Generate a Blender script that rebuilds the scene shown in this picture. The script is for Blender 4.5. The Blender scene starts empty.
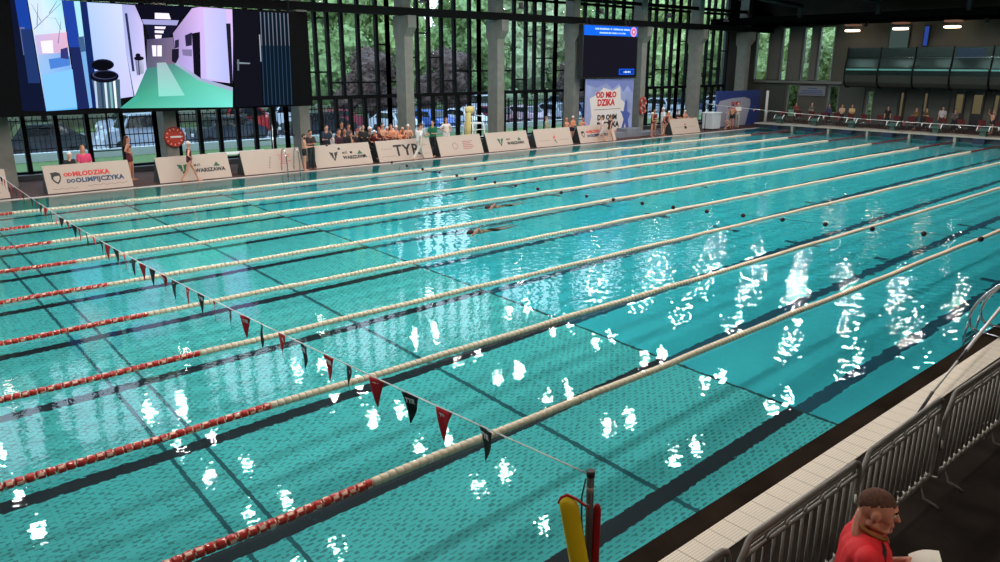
import bpy, bmesh, math, random
from mathutils import Vector, Matrix, noise
random.seed(7)
S = bpy.context.scene
COL = S.collection
PI = math.pi

# ---------------------------------------------------------------- camera
CX, CY, CZ = 1.255, -3.898, 4.358
YAW, PIT, ROL, FPX = 0.85532, -0.27868, 0.00187, 764.07
cd = bpy.data.cameras.new('camera'); cd.sensor_width = 36; cd.lens = FPX*36/1000
cd.clip_start = .05; cd.clip_end = 400
cam = bpy.data.objects.new('camera', cd); COL.objects.link(cam); S.camera = cam
cam.matrix_world = (Matrix.Translation((CX, CY, CZ)) @ Matrix.Rotation(YAW-PI/2, 4, 'Z')
                    @ Matrix.Rotation(PI/2+PIT, 4, 'X') @ Matrix.Rotation(ROL, 4, 'Z'))
_C = Vector((CX, CY, CZ))
_f = Vector((math.cos(PIT)*math.cos(YAW), math.cos(PIT)*math.sin(YAW), math.sin(PIT)))
_r = Vector((math.sin(YAW), -math.cos(YAW), 0)); _u = _r.cross(_f)
def sight(a, b): return (_f + _r*((a-500)/FPX) - _u*((b-281)/FPX)).normalized()
def on_y(a, b, y):          # survey helper: where the sight line meets the plane y = const
    d = sight(a, b); return _C + d*((y-CY)/d.y)
def on_x(a, b, x):
    d = sight(a, b); return _C + d*((x-CX)/d.x)
def on_z(a, b, z=0.0):
    d = sight(a, b); return _C + d*((z-CZ)/d.z)
def project(p):
    d = Vector(p)-_C; w = d.dot(_f)
    return 500+FPX*d.dot(_r)/w, 281-FPX*d.dot(_u)/w, w

# ---------------------------------------------------------------- materials
def lin(c):
    return tuple(((v/255)/12.92 if v/255 <= .04045 else ((v/255+.055)/1.055)**2.4) for v in c)
MC = {}
def mat(name, rgb, rough=.6, metal=0.0, emit=0.0, var=0.0, vscale=4.0, spec=None, trans=0.0, coat=0.0):
    if name in MC: return MC[name]
    m = bpy.data.materials.new(name); m.use_nodes = True
    nt = m.node_tree; b = nt.nodes['Principled BSDF']
    c = (*lin(rgb), 1)
    b.inputs['Base Color'].default_value = c
    b.inputs['Roughness'].default_value = rough
    b.inputs['Metallic'].default_value = metal
    if spec is not None: b.inputs['Specular IOR Level'].default_value = spec
    if coat: b.inputs['Coat Weight'].default_value = coat
    if trans: b.inputs['Transmission Weight'].default_value = trans
    if emit:
        b.inputs['Emission Color'].default_value = c; b.inputs['Emission Strength'].default_value = emit
    if var:
        tc = nt.nodes.new('ShaderNodeTexCoord'); n = nt.nodes.new('ShaderNodeTexNoise')
        n.inputs['Scale'].default_value = vscale; n.inputs['Detail'].default_value = 4
        nt.links.new(tc.outputs['Object'], n.inputs['Vector'])
        r = nt.nodes.new('ShaderNodeValToRGB')
        r.color_ramp.elements[0].position = .3; r.color_ramp.elements[1].position = .7
        r.color_ramp.elements[0].color = tuple(v*(1-var) for v in c[:3])+(1,)
        r.color_ramp.elements[1].color = tuple(min(1, v*(1+var)) for v in c[:3])+(1,)
        nt.links.new(n.outputs['Fac'], r.inputs[0]); nt.links.new(r.outputs[0], b.inputs['Base Color'])
    MC[name] = m; return m
def glow(name, rgb, s=1.0):
    if name in MC: return MC[name]
    m = bpy.data.materials.new(name); m.use_nodes = True; nt = m.node_tree; nt.nodes.clear()
    o = nt.nodes.new('ShaderNodeOutputMaterial'); e = nt.nodes.new('ShaderNodeEmission')
    e.inputs[0].default_value = (*lin(rgb), 1); e.inputs[1].default_value = s
    nt.links.new(e.outputs[0], o.inputs[0]); MC[name] = m; return m

M_CONC = mat('concrete', (128, 128, 120), .8, var=.12, vscale=3)
M_BLACK = mat('black_metal', (5, 7, 9), .7, spec=.15)
M_DARK = mat('dark_steel', (13, 14, 16), .65)
M_STEEL = mat('stainless_steel', (190, 192, 195), .22, 1.0)
M_GALV = mat('galvanised_steel', (150, 148, 144), .42, .75, var=.12, vscale=9)
M_BOARD = mat('board_print', (188, 169, 156), .6)
M_BOARDSIDE = mat('board_side', (38, 46, 44), .7)
M_RED = mat('red_ink', (205, 35, 35), .5); M_NAVY = mat('navy_ink', (30, 64, 98), .5)
M_INK = mat('black_ink', (20, 20, 22), .5); M_GREEN = mat('green_ink', (30, 90, 60), .5)
M_WAVE = mat('wave_print', (128, 106, 94), .6)
M_WHITE = mat('white_paint', (235, 235, 232), .4)
M_ROPEW = mat('white_cord', (225, 225, 220), .7)
M_FLRED = mat('red_float', (178, 34, 20), .32, coat=.3)
M_FLCR = mat('cream_float', (216, 203, 176), .55)
M_FLGLINT = mat('painted_float_glint', (235, 190, 165), .5)  # pale facets put the white highlights of the red floats into colour
M_CABLE = mat('dark_cable', (90, 60, 45), .6)

# ---------------------------------------------------------------- mesh helpers
def newmesh(name, bm, mats):
    me = bpy.data.meshes.new(name); bm.to_mesh(me); bm.free()
    for m in (mats if isinstance(mats, (list, tuple)) else [mats]): me.materials.append(m)
    return me
def link(name, me, parent=None, loc=None, mw=None):
    o = bpy.data.objects.new(name, me); COL.objects.link(o)
    if parent: o.parent = parent
    if loc is not None: o.location = loc
    if mw is not None: o.matrix_local = mw
    return o
def obj(name, bm, mats, parent=None, loc=None, mw=None, smooth=False):
    me = newmesh(name, bm, mats)
    if smooth:
        for p in me.polygons: p.use_smooth = True
    return link(name, me, parent, loc, mw)
def empty(name, loc=(0, 0, 0), rz=0.0):
    o = bpy.data.objects.new(name, None); COL.objects.link(o); o.location = loc; o.rotation_euler = (0, 0, rz)
    o.empty_display_size = .1; return o
def tag(o, label=None, cat=None, group=None, kind=None):
    if label: o['label'] = label
    if cat: o['category'] = cat
    if group: o['group'] = group
    if kind: o['kind'] = kind
    return o
def struct(name, bm, m, parent=None, **k):
    o = obj(name, bm, m, parent, **k); o['kind'] = 'structure'; return o
def box(bm, x0, x1, y0, y1, z0, z1, mi=0, mw=None):
    vs = [bm.verts.new(p) for p in ((x0,y0,z0),(x1,y0,z0),(x1,y1,z0),(x0,y1,z0),(x0,y0,z1),(x1,y0,z1),(x1,y1,z1),(x0,y1,z1))]
    if mw:
        for v in vs: v.co = mw @ v.co
    for f in ((3,2,1,0),(4,5,6,7),(0,1,5,4),(1,2,6,5),(2,3,7,6),(3,0,4,7)):
        bm.faces.new([vs[i] for i in f]).material_index = mi
    return vs
def frame_axes(d):
    d = d.normalized(); a = Vector((0, 0, 1)) if abs(d.z) < .95 else Vector((1, 0, 0))
    x = a.cross(d).normalized(); return x, d.cross(x)
def tube(bm, pts, r, n=8, mi=0, cap=True, closed=False):
    pts = [Vector(p) for p in pts]; rings = []; N = len(pts); px = None
    for i, p in enumerate(pts):
        if closed: d = pts[(i+1) % N]-pts[i-1]
        else: d = pts[min(i+1, N-1)]-pts[max(i-1, 0)]
        if d.length < 1e-9: d = Vector((0, 0, 1))
        d.normalize()
        if px is None: x, y = frame_axes(d)
        else:
            x = (px-d*px.dot(d))
            x = x.normalized() if x.length > 1e-6 else frame_axes(d)[0]
            y = d.cross(x)
        px = x; rr = r[i] if isinstance(r, (list, tuple)) else r
        rings.append([bm.verts.new(p+(x*math.cos(2*PI*k/n)+y*math.sin(2*PI*k/n))*rr) for k in range(n)])
    for i in range(N if closed else N-1):
        A, B = rings[i], rings[(i+1) % N]
        for k in range(n):
            f = bm.faces.new((A[k], A[(k+1) % n], B[(k+1) % n], B[k])); f.material_index = mi; f.smooth = True
    if cap and not closed:
        bm.faces.new(rings[0][::-1]).material_index = mi; bm.faces.new(rings[-1]).material_index = mi
def capsule(bm, a, b, ra, rb, n=12, m=4):
    a = Vector(a); b = Vector(b); d = b-a
    if d.length < 1e-5: d = Vector((0, 0, 1e-4))
    dn = d.normalized(); pts = []; rs = []
    for i in range(m+1):
        t = PI/2*(1-i/m); pts.append(a-dn*ra*math.sin(t)); rs.append(max(ra*math.cos(t), ra*.02))
    for i in range(m+1):
        t = PI/2*i/m; pts.append(b+dn*rb*math.sin(t)); rs.append(max(rb*math.cos(t), rb*.02))
    tube(bm, pts, rs, n)
def ellipsoid(bm, c, r, mw=None, u=14, v=10):
    g = bmesh.ops.create_uvsphere(bm, u_segments=u, v_segments=v, radius=1)
    c = Vector(c)
    for w in g['verts']:
        p = Vector((w.co.x*r[0], w.co.y*r[1], w.co.z*r[2]))
        if mw: p = mw @ p
        w.co = c+p
    for w in g['verts']:
        for f in w.link_faces: f.smooth = True
def cyl(bm, c, r, h, n=16, mi=0, r2=None, axis='Z'):
    c = Vector(c); ax = {'X': Vector((1,0,0)), 'Y': Vector((0,1,0)), 'Z': Vector((0,0,1))}[axis]
    tube(bm, [c, c+ax*h], [r, r if r2 is None else r2], n, mi)
def poly(bm, pts, mi=0):
    f = bm.faces.new([bm.verts.new(p) for p in pts]); f.material_index = mi; return f
def prism(bm, pts, d, mi=0):
    """pts: planar outline; extrude by vector d"""
    d = Vector(d); A = [bm.verts.new(p) for p in pts]; B = [bm.verts.new(Vector(p)+d) for p in pts]; n = len(A)
    bm.faces.new(A[::-1]).material_index = mi; bm.faces.new(B).material_index = mi
    for i in range(n): bm.faces.new((A[i], A[(i+1) % n], B[(i+1) % n], B[i])).material_index = mi
def mapped(me, mw):
    me = me.copy(); me.transform(mw); return me
_DG = bpy.context.evaluated_depsgraph_get
def text_mesh(body, size, bold=0.0, ext=.004, align='CENTER', space=1.0, shear=0.0):
    c = bpy.data.curves.new('t', 'FONT'); c.body = body; c.size = size; c.offset = bold; c.extrude = ext
    c.align_x = align; c.resolution_u = 2; c.space_character = space; c.shear = shear
    o = bpy.data.objects.new('t', c); COL.objects.link(o)
    bpy.context.view_layer.update(); dg = _DG()
    me = bpy.data.meshes.new_from_object(o.evaluated_get(dg)); COL.objects.unlink(o); bpy.data.objects.remove(o)
    bpy.data.curves.remove(c); return me
def text(name, body, size, m, parent, mw, bold=0.0, ext=.004, align='CENTER', space=1.0, shear=0.0, sx=1.0):
    me = text_mesh(body, size, bold, ext, align, space, shear)
    if sx != 1: me.transform(Matrix.Scale(sx, 4, (1, 0, 0)))
    me.materials.clear(); me.materials.append(m)
    return link(name, me, parent, mw=mw)
def fuse(build, vox, smooth=2):
    """union many closed shells into ONE continuous skin (voxel remesh + smoothing)"""
    bm = bmesh.new(); build(bm); me = bpy.data.meshes.new('f'); bm.to_mesh(me); bm.free()
    o = bpy.data.objects.new('f', me); COL.objects.link(o)
    r = o.modifiers.new('r', 'REMESH'); r.mode = 'VOXEL'; r.voxel_size = vox; r.use_smooth_shade = True
    s = o.modifiers.new('s', 'SMOOTH'); s.factor = .5; s.iterations = smooth
    bpy.context.view_layer.update(); dg = _DG()
    out = bpy.data.meshes.new_from_object(o.evaluated_get(dg)); bpy.data.objects.remove(o); bpy.data.meshes.remove(me)
    for p in out.polygons: p.use_smooth = True
    return out

# ---------------------------------------------------------------- POOL
PX0, PX1, PY0, PY1 = -0.5, 50.0, -0.1, 25.12
XE = 11.85                                # edge of the movable floor
def floor_material(name, base, dark, slots, line_c):
    m = bpy.data.materials.new(name); m.use_nodes = True; nt = m.node_tree; N = nt.nodes; L = nt.links
    b = N['Principled BSDF']; b.inputs['Roughness'].default_value = .5
    tc = N.new('ShaderNodeTexCoord'); sp = N.new('ShaderNodeSeparateXYZ'); L.new(tc.outputs['Object'], sp.inputs[0])
    def mth(op, a, c=None, d=None):
        n = N.new('ShaderNodeMath'); n.operation = op
        for i, v in enumerate((a, c, d)):
            if v is None: continue
            if isinstance(v, (int, float)): n.inputs[i].default_value = v
            else: L.new(v, n.inputs[i])
        return n.outputs[0]
    def mixc(f, a, c):
        n = N.new('ShaderNodeMix'); n.data_type = 'RGBA'; L.new(f, n.inputs['Factor'])
        for s, v in (('A', a), ('B', c)):
            k = [i for i in n.inputs if i.name == s and i.type == 'RGBA'][0]
            if isinstance(v, tuple): k.default_value = (*lin(v), 1)
            else: L.new(v, k)
        return [o for o in n.outputs if o.type == 'RGBA'][0]
    x, y = sp.outputs[0], sp.outputs[1]
    nz = N.new('ShaderNodeTexNoise'); nz.inputs['Scale'].default_value = .9; nz.inputs['Detail'].default_value = 3
    L.new(tc.outputs['Object'], nz.inputs['Vector'])
    col = mixc(nz.outputs['Fac'], tuple(int(v*.93) for v in base), tuple(min(255, int(v*1.05)) for v in base))
    if slots:
        row = mth('FLOOR', mth('DIVIDE', y, .065))
        fy = mth('FRACT', mth('DIVIDE', y, .065))
        fx = mth('FRACT', mth('ADD', mth('DIVIDE', x, .15), mth('MULTIPLY', row, .5)))
        slot = mth('MULTIPLY', mth('LESS_THAN', fy, .36), mth('LESS_THAN', fx, .62))
        pan = mth('LESS_THAN', mth('FRACT', mth('DIVIDE', x, .5)), .07)     # solid ribs between the slotted panels
        slot = mth('MULTIPLY', slot, mth('SUBTRACT', 1.0, pan))
        col = mixc(mth('MULTIPLY', slot, .6), col, dark)
        for jx, w in ((4.02, .03), (4.5, .03), (8.55, .045)):
            j = mth('LESS_THAN', mth('ABSOLUTE', mth('SUBTRACT', x, jx)), w)
            col = mixc(j, col, dark)
    else:
        g = mth('MAXIMUM', mth('LESS_THAN', mth('FRACT', mth('DIVIDE', x, .25)), .04), mth('LESS_THAN', mth('FRACT', mth('DIVIDE', y, .125)), .06))
        col = mixc(mth('MULTIPLY', g, .16), col, dark)
    ly = mth('ABSOLUTE', mth('SUBTRACT', mth('FRACT', mth('DIVIDE', y, 2.5)), .5))
    ln = mth('LESS_THAN', ly, .052)
    if not slots: ln = mth('MULTIPLY', ln, mth('LESS_THAN', x, 48.0))
    col = mixc(ln, col, line_c)
    L.new(col, b.inputs['Base Color']); return m
M_SHAL = floor_material('movable_floor', (98, 242, 244), (16, 112, 124), True, (6, 18, 38))
M_DEEP = floor_material('deep_floor', (62, 232, 252), (20, 160, 180), False, (14, 92, 118))  # water scatter over the deep lines is put into their teal colour
M_TILE = mat('pool_wall_tile', (90, 190, 190), .4, var=.06)
ZF, ZD = -1.9, -2.05
bm = bmesh.new(); box(bm, PX0, XE, PY0, PY1, ZF-.12, ZF); fl1 = struct('floor_movable_panel', bm, M_SHAL)
bm = bmesh.new(); box(bm, XE-.3, PX1+.3, PY0, PY1, ZD-.12, ZD); fl2 = struct('floor_pool', bm, M_DEEP)
recv = [fl1, fl2]
bm = bmesh.new(); box(bm, XE-.06, XE, PY0, PY1, ZD, ZF+.004); recv.append(struct('trim_floor_edge', bm, mat('edge_strip', (14, 90, 98), .5)))
bm = bmesh.new()
box(bm, PX0-.3, PX1+.6, PY0-.3, PY0, ZD-.1, -.02); box(bm, PX0-.3, PX1+.6, PY1, PY1+.3, ZD-.1, -.02)
box(bm, PX0-.3, PX0, PY0, PY1, ZD-.1, -.02); box(bm, PX1, PX1+.6, PY0, PY1, ZD-.1, -.02)
recv.append(struct('wall_pool_basin', bm, M_TILE))
bm = bmesh.new()                                      # cross bars of the lane markings
MT = mat('hazed_deep_marking', (14, 92, 118), .5)  # same teal: haze of the deep water painted into the bars
for x in (21.2, 27.0, 47.9):
    for k in range(10):
        y = 1.25+2.5*k; box(bm, x-.11, x+.11, y-.5, y+.5, ZD, ZD+.006)
recv.append(struct('trim_lane_cross_marks', bm, MT))

def water_material():
    m = bpy.data.materials.new('pool_water'); m.use_nodes = True; nt = m.node_tree; N = nt.nodes; L = nt.links; N.clear()
    out = N.new('ShaderNodeOutputMaterial'); mix = N.new('ShaderNodeMixShader'); fr = N.new('ShaderNodeFresnel'); fr.inputs[0].default_value = 1.33
    gl = N.new('ShaderNodeBsdfGlossy'); gl.inputs['Roughness'].default_value = 0.0
    rf = N.new('ShaderNodeBsdfRefraction'); rf.inputs['IOR'].default_value = 1.33; rf.inputs['Roughness'].default_value = 0
    rf.inputs['Color'].default_value = (.93, 1, .99, 1)
    tc = N.new('ShaderNodeTexCoord')
    def nz(scale, detail, sx=1.0, sy=1.0, rot=0.0):
        mp = N.new('ShaderNodeMapping'); mp.inputs['Scale'].default_value = (sx, sy, 1); mp.inputs['Rotation'].default_value = (0, 0, rot)
        L.new(tc.outputs['Object'], mp.inputs[0]); n = N.new('ShaderNodeTexNoise'); n.inputs['Scale'].default_value = scale
        n.inputs['Detail'].default_value = detail; n.inputs['Roughness'].default_value = .45
        L.new(mp.outputs[0], n.inputs['Vector']); return n.outputs['Fac']
    def mth(op, a, c):
        n = N.new('ShaderNodeMath'); n.operation = op
        for i, v in enumerate((a, c)):
            if isinstance(v, (int, float)): n.inputs[i].default_value = v
            else: L.new(v, n.inputs[i])
        return n.outputs[0]
    # ripples: gentle long ones everywhere, finer chop growing towards the deep half
    sp = N.new('ShaderNodeSeparateXYZ'); L.new(tc.outputs['Object'], sp.inputs[0])
    mr = N.new('ShaderNodeMapRange'); L.new(sp.outputs[0], mr.inputs['Value'])
    mr.inputs['From Min'].default_value = 8; mr.inputs['From Max'].default_value = 16; mr.inputs['To Min'].default_value = .5; mr.inputs['To Max'].default_value = .06
    m2 = N.new('ShaderNodeMapRange'); L.new(sp.outputs[0], m2.inputs['Value']); m2.inputs['From Min'].default_value = 9; m2.inputs['From Max'].default_value = 15
    h = mth('ADD', mth('MULTIPLY', nz(1.1, 2), .0034), mth('MULTIPLY', mth('MULTIPLY', nz(8, 1, 1.0, 1.5, .4), .0024), mr.outputs[0]))
    h = mth('ADD', h, mth('MULTIPLY', mth('MULTIPLY', nz(17, 0, 1.0, 1.3, -.5), .00045), mth('SUBTRACT', 1.0, m2.outputs[0])))
    h = mth('ADD', h, mth('MULTIPLY', mth('MULTIPLY', nz(4.6, 0, 1.2, 1.2, .2), .0078), m2.outputs[0]))
    bp = N.new('ShaderNodeBump'); bp.inputs['Strength'].default_value = 1; bp.inputs['Distance'].default_value = 1
    L.new(h, bp.inputs['Height'])
    for n in (gl, rf, fr): L.new(bp.outputs[0], n.inputs['Normal'])
    L.new(fr.outputs[0], mix.inputs[0]); L.new(rf.outputs[0], mix.inputs[1]); L.new(gl.outputs[0], mix.inputs[2]); L.new(mix.outputs[0], out.inputs[0])
    return m
bm = bmesh.new(); poly(bm, [(PX0, PY0, 0), (PX1, PY0, 0), (PX1, PY1, 0), (PX0, PY1, 0)])
for f in bm.faces: f.smooth = True
water = struct('floor_water_surface', bm, water_material()); water.cycles.is_caustics_caster = True
tag(water, 'turquoise pool water with small ripples', 'water')

# decks, gutter, grating ---------------------------------------------------
M_DECK = mat('dark_wet_tile', (42, 34, 28), .6, var=.35, vscale=1.5, spec=.0)
M_DECKF = mat('far_deck_tile', (80, 54, 50), .6, var=.2, vscale=1.2, spec=.08)
M_DECKN = mat('near_deck_tile', (42, 37, 33), .8, var=.3, vscale=2, spec=.0)
bm = bmesh.new(); box(bm, -8, 57, -9, -.66, -.3, .02); struct('floor_deck_near', bm, M_DECKN)
bm = bmesh.new(); box(bm, -8, PX1+.6, -.36, PY0, -.3, .006); struct('floor_gutter_strip', bm, M_DECK)
bm = bmesh.new(); box(bm, -8, PX1+.6, PY1, 25.30, -.3, .02); struct('trim_far_pool_edge', bm, mat('pale_edge', (205, 196, 190), .4))
bm = bmesh.new(); box(bm, -8, 57, 25.30, 31, -.3, .015); struct('floor_deck_far', bm, M_DECKF)
bm = bmesh.new(); box(bm, -8, PX0, -.4, PY1+.2, -.3, .015); struct('floor_deck_left', bm, M_DECKF)
bm = bmesh.new(); box(bm, PX1+1.2, 57, -.66, 25.4, -.3, .30); struct('floor_deck_end', bm, mat('end_deck', (70, 52, 50), .5))
def grate_material():
    m = bpy.data.materials.new('overflow_grating'); m.use_nodes = True; nt = m.node_tree; N = nt.nodes; L = nt.links
    b = N['Principled BSDF']; b.inputs['Roughness'].default_value = .55
    tc = N.new('ShaderNodeTexCoord'); sp = N.new('ShaderNodeSeparateXYZ'); L.new(tc.outputs['Object'], sp.inputs[0])
    def mth(op, a, c=None):
        n = N.new('ShaderNodeMath'); n.operation = op
        for i, v in enumerate((a, c)):
            if v is None: continue
            if isinstance(v, (int, float)): n.inputs[i].default_value = v
            else: L.new(v, n.inputs[i])
        return n.outputs[0]
    fx = mth('LESS_THAN', mth('FRACT', mth('DIVIDE', sp.outputs[0], .022)), .5)
    fy = mth('LESS_THAN', mth('FRACT', mth('DIVIDE', sp.outputs[1], .03)), .62)
    hole = mth('MULTIPLY', fx, fy)
    seam = mth('LESS_THAN', mth('FRACT', mth('DIVIDE', sp.outputs[0], .25)), .05)
    f = mth('MAXIMUM', mth('MULTIPLY', hole, .5), mth('MULTIPLY', seam, .6))
    mx = N.new('ShaderNodeMix'); mx.data_type = 'RGBA'; L.new(f, mx.inputs['Factor'])
    A = [i for i in mx.inputs if i.type == 'RGBA']; A[0].default_value = (*lin((232, 218, 196)), 1); A[1].default_value = (*lin((120, 100, 84)), 1)
    L.new([o for o in mx.outputs if o.type == 'RGBA'][0], b.inputs['Base Color']); return m
bm = bmesh.new(); box(bm, -8, PX1+.6, -.66, -.36, -.05, .028); struct('floor_overflow_grating', bm, grate_material())

# end of the pool: raised slab on short piers
M_SLAB = mat('end_slab', (160, 152, 142), .5); M_ENDT = mat('end_wall_tile', (92, 96, 112), .35)
bm = bmesh.new(); box(bm, 50.45, 50.6, -.4, 25.3, -.02, .3); struct('wall_end_recess', bm, M_ENDT)
bm = bmesh.new(); box(bm, 49.95, 51.2, -.4, 25.3, .3, .39); struct('trim_end_slab', bm, M_SLAB)
bm = bmesh.new()
for k in range(1, 10): box(bm, 50.0, 50.45, 2.5*k-.07, 2.5*k+.07, -.1, .3)
struct('trim_end_piers', bm, M_SLAB)

# ---------------------------------------------------------------- lane ropes
def float_bm(bm, x, segs=10, mi=0, mi2=None, rim=False):
    L = .094; prof = [(-L/2, .018), (-L/2+.003, .05), (-.03, .057), (.03, .057), (L/2-.003, .05), (L/2, .018)]
    rings = [[bm.verts.new((x+px, pr*math.cos(2*PI*k/segs), pr*math.sin(2*PI*k/segs))) for k in range(segs)] for px, pr in prof]
    for i in range(len(rings)-1):
        for k in range(segs):
            f = bm.faces.new((rings[i][k], rings[i+1][k], rings[i+1][(k+1) % segs], rings[i][(k+1) % segs]))
            f.smooth = True
            f.material_index = (mi2 if (mi2 is not None and ((i+k) % 4 == 0)) else mi)
    bm.faces.new(rings[0]).material_index = mi; bm.faces.new(rings[-1][::-1]).material_index = mi
FM = {}
for nm, ms in (('red', [M_FLRED, M_FLGLINT]), ('cream', [M_FLCR, M_CABLE])):
    b_ = bmesh.new(); float_bm(b_, 0, mi2=(1 if nm == 'red' else None)); FM[nm] = newmesh('float_'+nm, b_, ms)
ORD = ['nearest', 'second', 'third', 'fourth', 'fifth', 'sixth', 'seventh', 'eighth', 'farthest']
for k in range(1, 10):
    y = 2.5*k
    root = empty('lane_rope', (0, y, .012))
    tag(root, 'lane rope of cream and red floats, %s from the near pool edge' % (ORD[k-1] if 1 < k < 9 else ('first' if k == 1 else 'last and farthest')),
        'lane rope', 'lane ropes along the pool')
    bm = bmesh.new(); tube(bm, [(PX0+.05, 0, 0), (49.9, 0, 0)], .012, 6); obj('cable', bm, M_CABLE, root)
    xs = [PX0+.15+.1*i for i in range(int((49.75-PX0-.15)/.1))]
    vis = [x for x in xs if -4 < project((x, y, 0))[0] < 1004 and project((x, y, 0))[1] < 566]
    near = set(vis[:100])
    run = bmesh.new()
    for i, x in enumerate(xs):
        red = x < 5.0 or x > 45.0
        xo = x; yo = .01*math.sin(x*.9+k*2)+.002*math.sin(x*4.1+k); zo = .006*math.sin(x*2.3+k)
        if x in near:
            o = link('float', FM['red' if red else 'cream'], root, loc=(xo, yo, zo))
            o.rotation_euler = (random.random()*6.28, random.uniform(-.06, .06), random.uniform(-.08, .08))
            if red: o['label'] = 'red float'
        else:
            n0 = len(run.verts); float_bm(run, xo, 8, (3 if x > 40 else 1) if red else 0, 2 if red and x < 40 else None)
            run.verts.ensure_lookup_table()
            for v in run.verts[n0:]: v.co.y += yo; v.co.z += zo
    o = obj('float_run', run, [M_FLCR, M_FLRED, M_FLGLINT, mat('maroon_float', (96, 24, 26), .5)], root); o['kind'] = 'stuff'

# ---------------------------------------------------------------- flags over the water
M_FRED = mat('red_flag', (200, 28, 42), .65); M_FBLK = mat('black_flag', (24, 32, 36), .65); M_FTXT = mat('white_flag_print', (235, 235, 235), .6)
def sag(y): return .0021*y*y-.0675*y+1.437
def flag_mesh(seed, tip=False):
    rnd = random.Random(seed); W, H = .21, .31; nx, ny = 6, 9; bm = bmesh.new(); g = []
    a1, a2, tw = rnd.uniform(-.03, .03), rnd.uniform(-.012, .012), rnd.uniform(-.55, .55)
    for j in range(ny+1):
        t = j/ny; row = []
        for i in range(nx+1):
            s = (i/nx-.5)*W*(1-t*.97)
            off = a1*math.sin(t*2.6)+a2*math.sin(s*30+t*4)
            an = tw*t*t
            row.append(bm.verts.new((off+s*math.sin(an), s*math.cos(an)+.02*t*a1*20*t, -t*H)))
        g.append(row)
    for j in range(ny):
        for i in range(nx): f = bm.faces.new((g[j][i], g[j+1][i], g[j+1][i+1], g[j][i+1])); f.smooth = True
    return bm
tyr = text_mesh('TYR', .062, .0028, .0012, space=1.0)
tyr.materials.clear(); tyr.materials.append(M_FTXT)
def flag_line(x, ys, label, glabel, with_text, y0, y1, sagf, rope_r=.006, fs_=1.0, mm=None):
    bm = bmesh.new(); pts = [(x, y0+(y1-y0)*i/60, sagf(y0+(y1-y0)*i/60)) for i in range(61)]
    tube(bm, pts, rope_r, 6); r = obj('flag_line', bm, M_ROPEW); tag(r, label, 'flag line')
    for yy in ((y1,) if with_text else (y0, y1)):
        pb = bmesh.new(); tube(pb, [(x, yy, .02), (x, yy, sagf(yy)+.04)], .025, 8); obj('post', pb, M_STEEL, r)
    for i, y in enumerate(ys):
        red = i % 2 == 0
        m = (mm or (M_FRED, M_FBLK))[0 if red else 1]
        b_ = flag_mesh(i); f = obj('pennant', b_, m, r, loc=(x, y, sagf(y)-.004)); f['label'] = 'red pennant' if red else 'black pennant'
        s = f.modifiers.new('s', 'SOLIDIFY'); s.thickness = .0025
        f.rotation_euler = (0, 0, random.uniform(-.35, .35)); f.scale = (fs_,)*3
        if with_text and i < 16:
            link('print', tyr, f, mw=Matrix.Translation((-.006-.002*random.random(), 0, -.088)) @ Matrix.Rotation(-PI/2, 4, 'Z') @ Matrix.Rotation(PI/2, 4, 'X'))
    return r
ys = [.62+.545*i for i in range(0, 44)]
for i in range(len(ys)): ys[i] += random.uniform(-.05, .05)
# nearest pennant in the photograph is black
def fl_near():
    return flag_line(5.0, ys, 'string of red and black pennants sagging over the near lanes', None, True, -.57, 25.9, sag)

rt = fl_near()
for o in list(rt.children):        # swap so that the pennant closest to the pole is black
    if o.name.startswith('pennant'):
        red = o.data.materials[0] == M_FRED
        o.data.materials[0] = M_FBLK if red else M_FRED; o['label'] = 'black pennant' if red else 'red pennant'
def sagf2(y): return 1.33+.0035*(y-12.5)**2 if y < 40 else 2
ys2 = [.8+.9*i for i in range(28)]
flag_line(45.0, ys2, 'string of red and dark pennants hung before the starting blocks', None, False, -.6, 25.9, lambda y: 1.32+.0021*(y-11)**2, .010, .6, (mat('dull_red_flag', (140, 50, 56), .7), mat('pale_flag', (190, 176, 174), .7)))
# false start rope with dark balls, 15 m from the near end
def sag15(y): return 1.17+.0026*(y-13.6)**2 if y < 13.6 else 1.17+.0042*(y-13.6)**2
bm = bmesh.new(); tube(bm, [(15, -.9+27*i/60, sag15(-.9+27*i/60)) for i in range(61)], .0022, 5)
fs = obj('ball_rope', bm, mat('thin_cord', (90, 70, 70), .7)); tag(fs, 'thin rope strung with dark balls across the middle of the pool', 'rope')
M_BALL = mat('dark_ball', (52, 22, 30), .35)
for yy in (-.9, 26.1): pb = bmesh.new(); tube(pb, [(15, yy, .02), (15, yy, sag15(yy)+.04)], .02, 8); obj('post', pb, M_STEEL, fs)
b_ = bmesh.new(); ellipsoid(b_, (0, 0, 0), (.046, .046, .046), u=12, v=8); BALL = newmesh('ball', b_, M_BALL)
y = .1
while y < 25.2:
    link('ball', BALL, fs, loc=(15, y, sag15(y)-.01)); y += .86

# ---------------------------------------------------------------- pole with rescue tubes, near left of the barrier
pole = empty('flag_pole', (5.006, -.593, .006))
tag(pole, 'dark flag pole at the near pool edge holding the pennant string', 'pole')
M_RUB = mat('dark_rubber', (38, 34, 34), .6)
bm = bmesh.new(); cyl(bm, (0, 0, .02), .027, 1.44, 18); obj('post', bm, mat('grey_pole', (74, 66, 62), .45), pole, smooth=False)
bm = bmesh.new(); cyl(bm, (0, 0, 1.455), .031, .05, 18); obj('cap', bm, M_RUB, pole)
bm = bmesh.new(); cyl(bm, (0, 0, 1.33), .0285, .045, 18); obj('tape', bm, M_BOARD, pole)
bm = bmesh.new(); cyl(bm, (0, 0, .018), .13, .02, 20); obj('base', bm, M_DARK, pole)
bm = bmesh.new()
tube(bm, [(-.03, .02, 1.44), (-.055, .03, 1.3), (-.06, .02, 1.1), (-.045, .0, .9)], .007, 6); obj('cord', bm, M_RUB, pole)
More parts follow.
